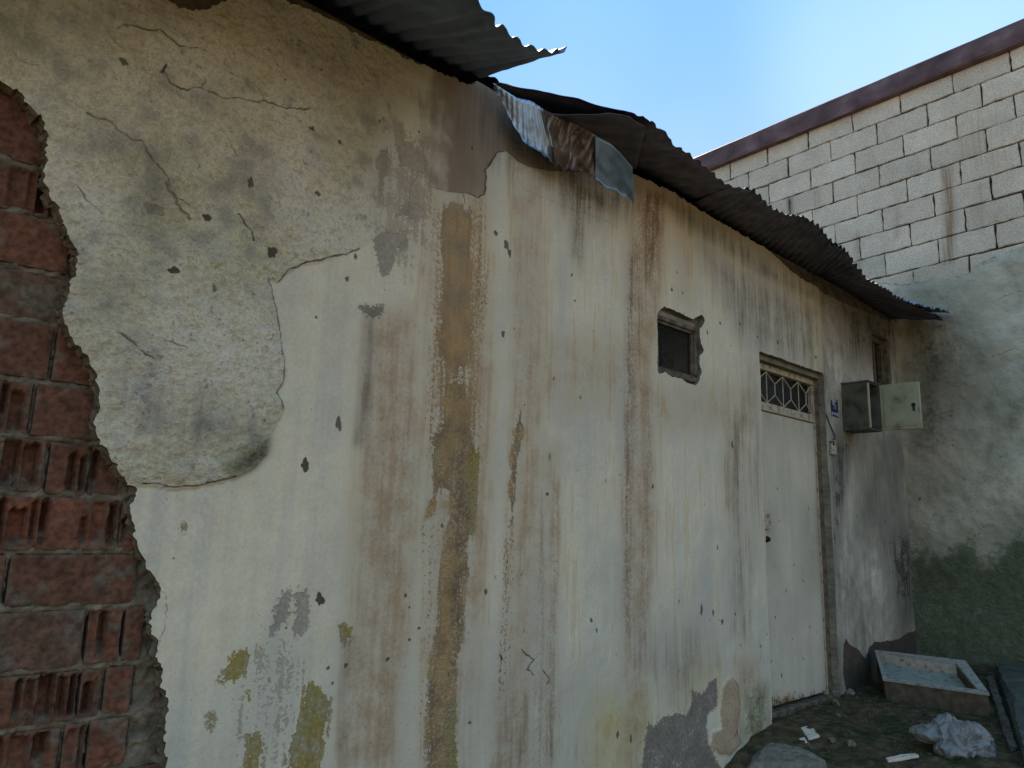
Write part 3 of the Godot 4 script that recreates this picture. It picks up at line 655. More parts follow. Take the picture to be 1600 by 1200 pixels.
	for n in 160:
		stamp(sec_e, rng.randf_range(-0.3, 2.8), rng.randf_range(0.6, 3.6), 0.003 + 0.010 * pow(rng.randf(), 3.0), rng.randi_range(60, 190), rng.randf_range(0.5, 1.6))
	finish(sec_a, "wall_a")
	finish(sec_b, "wall_b")
	finish(sec_e, "wall_e")
	# --- the door leaf: rust along its foot and edges, grime, chips
	poly(sec_d, "rust", [5.0, -0.1, 6.2, -0.1, 6.2, 0.07, 5.7, 0.05, 5.3, 0.10, 5.0, 0.06], 0.10, 0.9)
	poly(sec_d, "rust", [5.0, -0.1, 5.075, -0.1, 5.075, 2.2, 5.0, 2.2], 0.05, 0.55)
	poly(sec_d, "dark", [5.75, 0.9, 6.1, 0.9, 6.1, 1.5, 5.85, 1.4], 0.25, 0.4)
	poly(sec_d, "dark", [5.0, 0.95, 5.35, 0.95, 5.3, 1.35, 5.0, 1.35], 0.15, 0.35)
	poly(sec_d, "dark", [5.0, 1.95, 6.2, 1.95, 6.2, 2.2, 5.0, 2.2], 0.2, 0.3)
	poly(sec_d, "pale", [5.62, 1.2, 5.68, 1.2, 5.68, 2.0, 5.62, 2.0], 0.05, 0.4)
	for p in [[5.30, 0.62], [5.62, 0.98], [5.75, 0.86], [5.42, 1.30], [5.90, 1.12], [5.55, 0.45], [5.22, 0.33], [5.70, 0.30], [5.83, 0.52], [5.36, 0.22], [5.48, 0.80]]:
		stamp(sec_d, p[0], p[1], rng.randf_range(0.003, 0.008), 190, rng.randf_range(0.6, 2.2))
	for n in 26: stamp(sec_d, rng.randf_range(5.08, 6.04), 2.0 * pow(rng.randf(), 1.8), rng.randf_range(0.002, 0.005), rng.randi_range(110, 220), rng.randf_range(0.6, 3.0))
	finish(sec_d, "door_sheet")
	M.door_sheet.roughness = 0.65


func coat_outline() -> Array:
	return [-0.5, -1.0, -0.5, 3.72] + [-0.301, 3.736, -0.205, 3.755, -0.04, 3.692, 0.127, 3.663, 0.244, 3.657, 0.359, 3.657, 0.523, 3.614, 0.655, 3.641, 0.746, 3.719, 0.827, 3.743, 0.957, 3.767, 1.109, 3.801] + [1.5, 3.9, 2.1, 3.8, 3.4, 3.86, 3.4, -1.0]


# ---------------------------------------------------------------- helpers for things, parts and shapes

func tagged(o: Node, label := "", category := "", group := "", kind := ""):
	if label: o.set_meta("label", label)
	if category: o.set_meta("category", category)
	if group: o.set_meta("group", group)
	if kind: o.set_meta("kind", kind)


func thing(called: String, label: String, category: String, at := Vector3.ZERO, group := "") -> Node3D:
	var o := Node3D.new()
	o.name = called
	o.position = at
	tagged(o, label, category, group)
	add_child(o, true)
	return o


func part(called: String, mesh: Mesh, mat: Material, parent: Node, at := Vector3.ZERO) -> MeshInstance3D:
	var o := MeshInstance3D.new()
	o.name = called
	o.mesh = mesh
	o.position = at
	if mat: o.material_override = mat
	parent.add_child(o, true)
	return o


func start() -> SurfaceTool:
	var st := SurfaceTool.new()
	st.begin(Mesh.PRIMITIVE_TRIANGLES)
	return st


func tri(st: SurfaceTool, a: Vector3, b: Vector3, c: Vector3, out := Vector3.ZERO):
	# flat triangle; out points away from the solid
	var n := (b - a).cross(c - a)
	if n.length_squared() < 1e-16: return
	if out != Vector3.ZERO and n.dot(out) < 0.0:
		var t := b; b = c; c = t
		n = -n
	n = n.normalized()
	for v in [a, c, b]:
		st.set_normal(n)
		st.add_vertex(v)


func quad(st: SurfaceTool, a: Vector3, b: Vector3, c: Vector3, d: Vector3, out := Vector3.ZERO):
	tri(st, a, b, c, out)
	tri(st, a, c, d, out)


func hexa(st: SurfaceTool, p: Array):
	# p: four corners of one face, then the four opposite ones
	var c := Vector3.ZERO
	for v in p: c += v / 8.0
	for f in [[0, 1, 2, 3], [4, 5, 6, 7], [0, 1, 5, 4], [1, 2, 6, 5], [2, 3, 7, 6], [3, 0, 4, 7]]:
		var m: Vector3 = (p[f[0]] + p[f[1]] + p[f[2]] + p[f[3]]) / 4.0 - c
		quad(st, p[f[0]], p[f[1]], p[f[2]], p[f[3]], m)


func box(st: SurfaceTool, lo: Vector3, hi: Vector3, bevel := 0.0, jig := 0.0, xf := Transform3D()):
	# a box with chamfered edges; jig moves its corners a little
	var b := minf(bevel, minf(hi.x - lo.x, minf(hi.y - lo.y, hi.z - lo.z)) * 0.45)
	var mid := (lo + hi) * 0.5
	var v := {}
	for sx in [0, 1]:
		for sy in [0, 1]:
			for sz in [0, 1]:
				var c := Vector3(hi.x if sx else lo.x, hi.y if sy else lo.y, hi.z if sz else lo.z)
				if jig > 0.0: c += Vector3(rng.randf_range(-jig, jig), rng.randf_range(-jig, jig), rng.randf_range(-jig, jig))
				var d := Vector3(-b if sx else b, -b if sy else b, -b if sz else b)
				var key: int = sx * 4 + sy * 2 + sz
				v[key] = [xf * (c + Vector3(0, d.y, d.z)), xf * (c + Vector3(d.x, 0, d.z)), xf * (c + Vector3(d.x, d.y, 0))]
	var m := xf * mid
	var strides := [4, 2, 1]
	for ax in 3:
		var s1: int = strides[(ax + 1) % 3]; var s2: int = strides[(ax + 2) % 3]
		for side in [0, 1]:
			var k: int = strides[ax] * side
			var f := [v[k][ax], v[k + s1][ax], v[k + s1 + s2][ax], v[k + s2][ax]]
			quad(st, f[0], f[1], f[2], f[3], (f[0] + f[2]) * 0.5 - m)
	if b <= 0.0: return
	for ax in 3:
		var a1 := (ax + 1) % 3; var a2 := (ax + 2) % 3
		for p in [0, 1]:
			for q in [0, 1]:
				var k: int = strides[a1] * p + strides[a2] * q
				var k2: int = k + strides[ax]
				quad(st, v[k][a1], v[k2][a1], v[k2][a2], v[k][a2], (v[k][a1] + v[k2][a2]) * 0.5 - m)
	for k in 8:
		tri(st, v[k][0], v[k][1], v[k][2], v[k][0] - m)


func tube(st: SurfaceTool, path: Array, r: float, sides := 6, r_end := -1.0):
	var rings := []
	for i in path.size():
		var t: Vector3 = (path[mini(i + 1, path.size() - 1)] - path[maxi(i - 1, 0)]).normalized()
		var u := t.cross(Vector3(0.3, 0.9, 0.31)).normalized()
		var w := t.cross(u)
		var rr := r if r_end < 0.0 else lerpf(r, r_end, float(i) / (path.size() - 1))
		var ring := []
		for k in sides:
			var a := TAU * k / sides
			ring.append(path[i] + (u * cos(a) + w * sin(a)) * rr)
		rings.append(ring)
	for i in path.size() - 1:
		for k in sides:
			var k2 := (k + 1) % sides
			var mid: Vector3 = (path[i] + path[i + 1]) * 0.5
			quad(st, rings[i][k], rings[i][k2], rings[i + 1][k2], rings[i + 1][k], (rings[i][k] + rings[i + 1][k2]) * 0.5 - mid)
	for e in [0, path.size() - 1]:
		var o: Vector3 = path[e] - path[1 if e == 0 else e - 1]
		for k in range(1, sides - 1):
			tri(st, rings[e][0], rings[e][k], rings[e][k + 1], o)


func noise_tex(freq: float, octaves: int, sd: int, ramp: Array, size := 512, kind := FastNoiseLite.TYPE_SIMPLEX_SMOOTH) -> NoiseTexture2D:
	var n := FastNoiseLite.new()
	n.seed = sd; n.frequency = freq; n.noise_type = kind
	n.fractal_octaves = octaves
	var t := NoiseTexture2D.new()
	t.width = size; t.height = size; t.seamless = true
	t.noise = n
	t.normalize = true
	if ramp.size():
		var g := Gradient.new()
		g.offsets = PackedFloat32Array(ramp[0])
		var cs := PackedColorArray()
		for c in ramp[1]: cs.append(Color(c))
		g.colors = cs
		t.color_ramp = g
	return t


func surface(tex: Texture2D, scale: float, rough: float, bump: Texture2D = null, relief := 0.0, metal := 0.0) -> StandardMaterial3D:
	var m := StandardMaterial3D.new()
	m.albedo_color = Color(1.0, 0.94, 0.84)
	m.albedo_texture = tex
	m.roughness = rough
	m.metallic = metal
	m.metallic_specular = 0.3
	m.uv1_triplanar = true
	m.uv1_world_triplanar = true
	m.uv1_scale = Vector3.ONE * scale
	if bump:
		m.heightmap_enabled = true
		m.heightmap_texture = bump
		m.heightmap_scale = relief
	return m


func tinted(base: StandardMaterial3D, c: Color) -> StandardMaterial3D:
	var m: StandardMaterial3D = base.duplicate()
	m.albedo_color = c * Color(1.0, 0.94, 0.84)
	return m


func make_materials():
	var bump_f := noise_tex(0.03, 5, 31, [])
	var bump_c := noise_tex(0.009, 6, 32, [])
	M.mortar = surface(noise_tex(0.012, 5, 33, [[0.0, 0.35, 0.6, 1.0], ["#4e4b43", "#68655b", "#7a766b", "#96917f"]]), 2.2, 0.95, bump_f, 0.7)
	M.brick = surface(noise_tex(0.02, 5, 34, [[0.0, 0.4, 0.62, 1.0], ["#9a9a9a", "#d0d0d0", "#e6e6e6", "#ffffff"]]), 3.0, 0.9, bump_f, 0.25)
	M.brick.vertex_color_use_as_albedo = true
	M.concrete = surface(noise_tex(0.01, 6, 35, [[0.0, 0.4, 0.7, 1.0], ["#6c6a64", "#8a8780", "#9b9890", "#b0ada4"]]), 1.6, 0.92, bump_f, 0.4)
	M.reveal = surface(noise_tex(0.008, 6, 53, [[0.0, 0.4, 0.7, 1.0], ["#62645e", "#74766f", "#80827a", "#90928a"]]), 1.2, 0.9, bump_c, 0.15)
	M.dark_concrete = tinted(M.concrete, Color(0.78, 0.76, 0.74))
	M.inside = surface(noise_tex(0.01, 4, 36, [[0.0, 1.0], ["#5f5b55", "#7a766f"]]), 0.8, 0.95)
	M.rust = surface(noise_tex(0.008, 6, 37, [[0.0, 0.3, 0.5, 0.68, 1.0], ["#4e4a4c", "#625c5f", "#6e686a", "#7b7576", "#908a8a"]]), 1.3, 0.72, bump_f, 0.10, 0.2)
	M.rust.albedo_color = Color(0.92, 0.95, 1.0)
	M.cap = surface(noise_tex(0.006, 6, 38, [[0.0, 0.4, 0.65, 1.0], ["#4a3a38", "#61504c", "#6b5a57", "#857571"]]), 0.9, 0.6, bump_f, 0.10, 0.2)
	M.cap.albedo_color = Color(1.0, 0.93, 0.9)
	M.hazed_metal = surface(noise_tex(0.007, 6, 54, [[0.0, 0.3, 0.5, 0.7, 1.0], ["#5d5f64", "#737880", "#7f868f", "#8a929c", "#9aa1a9"]]), 0.9, 0.6, bump_f, 0.06, 0.3)  # backlight haze is put into this metal as a pale blue grey
	M.hazed_metal.albedo_color = Color(0.9, 0.95, 1.0)
	M.zinc = surface(noise_tex(0.008, 6, 39, [[0.0, 0.28, 0.42, 1.0], ["#5d5854", "#8b939a", "#a4acb3", "#b9c0c5"]]), 2.0, 0.42, bump_f, 0.1, 0.75)
	M.mixed = surface(noise_tex(0.009, 5, 40, [[0.0, 0.42, 0.54, 0.66, 0.74, 1.0], ["#3b312b", "#483d35", "#574b42", "#6a6058", "#9a9fa3", "#a9b0b4"]]), 1.5, 0.58, bump_f, 0.15, 0.4)
	M.mixed.uv1_scale = Vector3(4.0, 0.8, 4.0)
	M.mixed.albedo_color = Color(1.0, 0.96, 0.92)
	M.plate = surface(noise_tex(0.01, 5, 47, [[0.0, 0.22, 0.32, 1.0], ["#6a5546", "#7f7f7e", "#8f979b", "#9fa8ac"]]), 1.6, 0.5, bump_f, 0.1, 0.55)
	M.plate.albedo_color = Color(0.82, 0.90, 0.98)
	M.zinc.albedo_color = Color(0.94, 0.98, 1.0)
	M.door = surface(noise_tex(0.006, 6, 41, [[0.0, 0.16, 0.4, 0.7, 1.0], ["#a39c90", "#b3b1a9", "#b9b8b1", "#bdbcb5", "#c3c1b9"]]), 0.8, 0.7, bump_c, 0.18)
	M.frame = surface(noise_tex(0.014, 6, 42, [[0.0, 0.3, 0.45, 1.0], ["#6b5a48", "#918b7c", "#a5a294", "#b1aea1"]]), 2.0, 0.7, bump_f, 0.2)
	M.old_wood = surface(noise_tex(0.014, 6, 43, [[0.0, 0.4, 0.6, 1.0], ["#3a362f", "#55514a", "#656159", "#7b776d"]]), 1.6, 0.85, bump_f, 0.3)
	M.weathered = surface(noise_tex(0.012, 6, 55, [[0.0, 0.3, 0.6, 1.0], ["#3b372f", "#524e45", "#5f5b52", "#757067"]]), 1.8, 0.85, bump_f, 0.25)
	M.cabinet = surface(noise_tex(0.008, 6, 44, [[0.0, 0.25, 0.45, 1.0], ["#38352e", "#474b45", "#505650", "#5c635b"]]), 1.6, 0.6, bump_f, 0.06)
	M.cabinet_door = surface(noise_tex(0.006, 6, 45, [[0.0, 0.2, 0.4, 1.0], ["#6f6b58", "#87907f", "#929b8a", "#9ca594"]]), 1.6, 0.5, bump_f, 0.05)
	M.white_chip = surface(noise_tex(0.018, 6, 46, [[0.0, 0.24, 0.32, 0.6, 1.0], ["#4a453e", "#8a867c", "#a3a6a3", "#adb1af", "#bcc0be"]]), 1.7, 0.6, bump_f, 0.25)
	M.black = plain(Color(0.05, 0.05, 0.05), 0.7)
	M.cable = plain(Color(0.16, 0.15, 0.14), 0.7)
	M.glass = StandardMaterial3D.new()
	M.glass.transparency = BaseMaterial3D.TRANSPARENCY_ALPHA
	M.glass.albedo_color = Color(0.06, 0.065, 0.075, 0.2)
	M.glass.roughness = 0.12
	M.glass.metallic_specular = 0.22
	M.dusty_glass = plain(Color(0.11, 0.11, 0.11, 0.82), 0.4)
	M.dusty_glass.transparency = BaseMaterial3D.TRANSPARENCY_ALPHA
	M.soil = surface(noise_tex(0.02, 6, 48, [[0.0, 0.35, 0.6, 1.0], ["#8a8a8a", "#c4c4c4", "#e2e2e2", "#ffffff"]]), 1.1, 0.96, noise_tex(0.02, 6, 49, []), 1.6)
	M.soil.vertex_color_use_as_albedo = true
	M.soil.albedo_color = Color(0.92, 0.84, 0.70)
	M.stone = surface(noise_tex(0.015, 5, 50, [[0.0, 0.5, 1.0], ["#55554f", "#7a7a73", "#99988f"]]), 2.5, 0.95, bump_f, 0.5)
	M.tile = surface(noise_tex(0.01, 5, 51, [[0.0, 0.2, 0.35, 1.0], ["#8f8a80", "#bab8b0", "#c9c7bf", "#d4d2ca"]]), 3.0, 0.4, null)
	M.bag = plain(Color(0.46, 0.45, 0.41), 0.4)
	M.bag.backlight_enabled = true
	M.bag.backlight = Color(0.12, 0.12, 0.13)
	M.slab = surface(noise_tex(0.008, 6, 52, [[0.0, 0.4, 0.7, 1.0], ["#3d443f", "#4d544f", "#565d58", "#676e69"]]), 1.3, 0.85, bump_c, 0.3)
	M.grass = plain(Color(0.24, 0.30, 0.15), 0.9)
	M.blue = plain(Color(0.13, 0.14, 0.24), 0.4)
	M.white = plain(Color(0.66, 0.66, 0.72), 0.5)


func plain(c: Color, rough: float, metal := 0.0) -> StandardMaterial3D:
	var m := StandardMaterial3D.new()
	m.albedo_color = c
	m.roughness = rough
	m.metallic = metal
	return m


# A sheet of relief: nodes u0 + i * cell, v0 + j * cell in the plane (O, U, V, N); nodes with keep < 0 are left out, the outline runs on keep = 0,
# and where step crosses 0 the surface jumps by rise. skirt closes the outline down to -depth.
func relief(sec: Dictionary, O: Vector3, U: Vector3, V: Vector3, N: Vector3, r: Rect2, cell: float, keep: PackedFloat32Array, step: PackedFloat32Array, rise: PackedFloat32Array, base: PackedFloat32Array, depth: float, skirt: SurfaceTool, rough := 0.022) -> ArrayMesh:
	var nx := int(r.size.x / cell + 0.5) + 1; var ny := int(r.size.y / cell + 0.5) + 1
	var px := PackedFloat32Array(); px.resize(nx * ny)
	var py := px.duplicate()
	for j in ny:
		for i in nx:
			px[j * nx + i] = r.position.x + i * cell; py[j * nx + i] = r.position.y + j * cell
	var snapped := PackedByteArray(); snapped.resize(nx * ny)
	var kp := keep.duplicate()
	var sp := step.duplicate()
	for pass_no in 2:
		var src := keep if pass_no == 0 else step
		if src.size() == 0: continue
		for j in range(1, ny - 1):
			for i in range(1, nx - 1):
				var k := j * nx + i
				var d := src[k]
				if absf(d) > cell * 0.6 or snapped[k]: continue
				var gx := (src[k + 1] - src[k - 1]) / (2.0 * cell); var gyy := (src[k + nx] - src[k - nx]) / (2.0 * cell)
				var g2 := gx * gx + gyy * gyy
				if g2 < 0.15: continue
				px[k] += clampf(-d * gx / g2, -0.62 * cell, 0.62 * cell); py[k] += clampf(-d * gyy / g2, -0.62 * cell, 0.62 * cell)
				snapped[k] = 1
				if pass_no == 0: kp[k] = 0.0
				else: sp[k] = 0.0
	var vs := PackedVector3Array(); var ns := PackedVector3Array(); var uv := PackedVector2Array()
	vs.resize(nx * ny); ns.resize(nx * ny); uv.resize(nx * ny)
	var hh := PackedFloat32Array(); hh.resize(nx * ny)
	var has_step := step.size() > 0
	for k in nx * ny:
		var h := base[k]
		if has_step and sp[k] >= 0.0: h += rise[k]
		hh[k] = h
		vs[k] = O + U * px[k] + V * py[k] + N * h
		uv[k] = Vector2((px[k] - sec.x0) / (sec.x1 - sec.x0), (sec.y1 - py[k]) / (sec.y1 - sec.y0))
	for j in ny:
		for i in nx:
			var k := j * nx + i
			var i0 := maxi(i - 1, 0); var i1 := mini(i + 1, nx - 1); var jj0 := maxi(j - 1, 0); var jj1 := mini(j + 1, ny - 1)
			var dx := (hh[j * nx + i1] - hh[j * nx + i0]) / ((i1 - i0) * cell); var dy := (hh[jj1 * nx + i] - hh[jj0 * nx + i]) / ((jj1 - jj0) * cell)
			ns[k] = (N - U * dx - V * dy).normalized()
	var ix := PackedInt32Array()
	var edges := {}
	for j in ny - 1:
		for i in nx - 1:
			var a := j * nx + i; var b := a + 1; var c := a + nx + 1; var d := a + nx
			var ka := kp[a] >= 0.0; var kb := kp[b] >= 0.0; var kc := kp[c] >= 0.0; var kd := kp[d] >= 0.0
			var n := int(ka) + int(kb) + int(kc) + int(kd)
			if n < 3: continue
			var tris: Array
			if n == 4:
				ix.append_array(PackedInt32Array([a, c, b, a, d, c]))
				tris = [a, c, b, a, d, c]
			else:
				if not ka: tris = [b, d, c]
				elif not kb: tris = [a, d, c]
				elif not kc: tris = [a, d, b]
				else: tris = [a, c, b]
				ix.append_array(PackedInt32Array(tris))
			var near := n < 4
			if not near:
				for jj in range(maxi(j - 1, 0), mini(j + 2, ny - 1) + 1):
					for ii in range(maxi(i - 1, 0), mini(i + 2, nx - 1) + 1):
						if kp[jj * nx + ii] < 0.0:
							near = true
							break
					if near: break
			if near and skirt:
				for t in range(0, tris.size(), 3):
					for e in 3:
						var p: int = tris[t + e]; var q: int = tris[t + (e + 1) % 3]
						var rev := q * 1000000 + p
						if edges.has(rev): edges.erase(rev)
						else: edges[p * 1000000 + q] = true
	if skirt:
		for e in edges:
			var p: int = e / 1000000; var q: int = e % 1000000
			if kp[p] > cell * 1.2 and kp[q] > cell * 1.2: continue
			var rows_p := skirt_col(vs[p], N, depth, hh[p], rough); var rows_q := skirt_col(vs[q], N, depth, hh[q], rough)
			for t in rows_p.size() - 1:
				quad(skirt, rows_p[t], rows_q[t], rows_q[t + 1], rows_p[t + 1])
	var arr := []
	arr.resize(Mesh.ARRAY_MAX)
	arr[Mesh.ARRAY_VERTEX] = vs; arr[Mesh.ARRAY_NORMAL] = ns; arr[Mesh.ARRAY_TEX_UV] = uv; arr[Mesh.ARRAY_INDEX] = ix
	var m := ArrayMesh.new()
	m.add_surface_from_arrays(Mesh.PRIMITIVE_TRIANGLES, arr)
	return m


func skirt_col(p: Vector3, N: Vector3, depth: float, h: float, rough: float) -> Array:
	var out := [p]
	for t in [0.35, 0.7, 1.0]:
		var q: Vector3 = p - N * (h + depth) * t
		var w: float = rough * t
		q += Vector3(nz.get_noise_3d(q.x * 30.0, q.y * 30.0, q.z * 40.0), nz.get_noise_3d(q.x * 30.0 + 9.0, q.y * 30.0, q.z * 40.0), 0) * w
		out.append(q)
	return out


func ground_y(x: float, z: float) -> float:
	var xs := [-99.0, 2.6, 3.4, 4.4, 4.75, 5.1, 6.0, 7.0, 7.8, 99.0]
	var ys := [-0.52, -0.5, -0.42, -0.22, -0.13, -0.05, -0.01, 0.06, 0.14, 0.14]
	for k in xs.size() - 1:
		if x < xs[k + 1]:
			return lerpf(ys[k], ys[k + 1], (x - xs[k]) / (xs[k + 1] - xs[k])) - 0.03 * clampf(z - 1.2, 0.0, 3.0)
	return 0.0


func spread(marks: Array) -> PackedFloat32Array:
	# [from, to, step, to, step ...]
	var out := PackedFloat32Array()
	var x: float = marks[0]
	for k in range(1, marks.size(), 2):
		var n := int(ceil((marks[k] - x) / marks[k + 1]))
		var x0 := x
		for i in n: out.append(x0 + (marks[k] - x0) * i / n)
		x = marks[k]
	out.append(x)
	return out


func make_ground():
	var xs := spread([-60.0, -10.0, 5.0, 2.0, 1.0, 4.0, 0.12, 7.8, 0.035, 10.0, 0.8, 60.0, 5.0])
	var zs := spread([-60.0, -8.0, 5.0, -0.3, 1.0, 1.8, 0.035, 4.0, 0.2, 10.0, 1.0, 60.0, 5.0])
	var vs := PackedVector3Array(); var cs := PackedColorArray(); var ix := PackedInt32Array()
	for z in zs:
		for x in xs:
			var near := clampf((x - 2.0) / 1.5, 0, 1) * clampf((3.2 - z) / 1.2, 0, 1)
			var y := ground_y(x, z) + near * (0.025 * nz.get_noise_2d(x * 1.7, z * 1.7) + 0.014 * nz.get_noise_2d(x * 7.0, z * 7.0))
			y += 0.06 * exp(-pow((x - 4.75) / 0.4, 2.0)) * exp(-pow(z / 0.16, 2.0))
			vs.append(Vector3(x, y, z))
			var a := clampf(0.5 + 2.2 * nz.get_noise_2d(x * 2.4 + 40.0, z * 2.4), 0, 1)
			var b := clampf(0.5 + 2.5 * nz.get_noise_2d(x * 9.0, z * 9.0 + 70.0), 0, 1)
			var c := Color(0.120, 0.100, 0.068).lerp(Color(0.070, 0.080, 0.036), a * near)
			c = c.lerp(Color(0.21, 0.178, 0.125), b * b * 0.8)
			if near < 1.0: c = c.lerp(Color(0.44, 0.37, 0.275), 1.0 - near)  # unseen outer ground, made pale to bounce warm light onto the wall
			cs.append(c)
	var nx := xs.size()
	for j in zs.size() - 1:
		for i in nx - 1:
			var a := j * nx + i
			ix.append_array(PackedInt32Array([a, a + 1, a + nx + 1, a, a + nx + 1, a + nx]))
	var arr := []
	arr.resize(Mesh.ARRAY_MAX)
	arr[Mesh.ARRAY_VERTEX] = vs; arr[Mesh.ARRAY_COLOR] = cs; arr[Mesh.ARRAY_INDEX] = ix
	var st := SurfaceTool.new()
	st.create_from_arrays(arr)
	st.generate_normals()
	var o := part("ground", st.commit(), M.soil, self)
	tagged(o, "damp dark earth with moss and grit at the foot of the walls, paler out of view to bounce light", "", "", "structure")


# ---------------------------------------------------------------- the house

const DOOR := [5.01, 6.06, 0.0, 2.5]
const NARROW := [7.17, 7.60, 2.46, 3.08]


func plaster_grid(s: Dictionary, x0: float, x1: float, cell: float, with_layer: bool) -> Array:
	var r := Rect2(x0, -0.6, x1 - x0, 4.0)
	var nx := int(r.size.x / cell + 0.5) + 1; var ny := int(r.size.y / cell + 0.5) + 1
	var keep := PackedFloat32Array(); keep.resize(nx * ny)
	var step := PackedFloat32Array(); var rise := PackedFloat32Array(); var base := keep.duplicate()
	if with_layer:
		step.resize(nx * ny); rise.resize(nx * ny)
	var fk: PackedFloat32Array = s.F.keep
	var fo: PackedFloat32Array = s.F.hole
	var fl: PackedFloat32Array = s.F.layer
	var fs: PackedFloat32Array = s.F.lsoft
	var fu: PackedFloat32Array = s.F.up
	var fb: PackedFloat32Array = s.F.beige
	for j in ny:
		for i in nx:
			var x := x0 + i * cell; var y := -0.6 + j * cell
			var k := j * nx + i
			var rag := nz.get_noise_2d(x * 9.0, y * 9.0) * 0.012 + nz.get_noise_2d(x * 26.0 + 9.0, y * 26.0) * 0.014
			keep[k] = minf(sample(s, fk, x, y) + rag, -sample(s, fo, x, y) + rag * 0.45)
			var b := 0.016 * nz.get_noise_2d(x * 0.7 + 5.0, y * 0.5) + 0.006 * nz.get_noise_2d(x * 3.0, y * 2.2) + 0.0015 * nz.get_noise_2d(x * 11.0, y * 11.0)
			if x > 6.06: b -= 0.03 * smoothstep(6.068, 6.085, x)
			var u := sample(s, fu, x, y)
			b -= 0.007 * smoothstep(-0.004, 0.004, u)
			b += 0.010 * smoothstep(-0.01, 0.01, sample(s, fb, x, y))
			if with_layer:
				var d := sample(s, fl, x, y) + nz.get_noise_2d(x * 22.0 + 3.0, y * 22.0) * 0.005
				var sf := clampf(sample(s, fs, x, y), 0.0, 1.0)
				step[k] = d
				var edge := smoothstep(0.0, 0.05, d)
				rise[k] = sf * (0.011 + 0.011 * edge + edge * (0.009 * nz.get_noise_2d(x * 5.0 + 8.0, y * 5.0) + 0.005 * nz.get_noise_2d(x * 16.0, y * 19.0 + 4.0)))
				if y > 1.95 and x > 1.3: rise[k] *= lerpf(1.0, 0.45, smoothstep(1.3, 1.6, x))
			base[k] = b
	return [r, keep, step, rise, base]


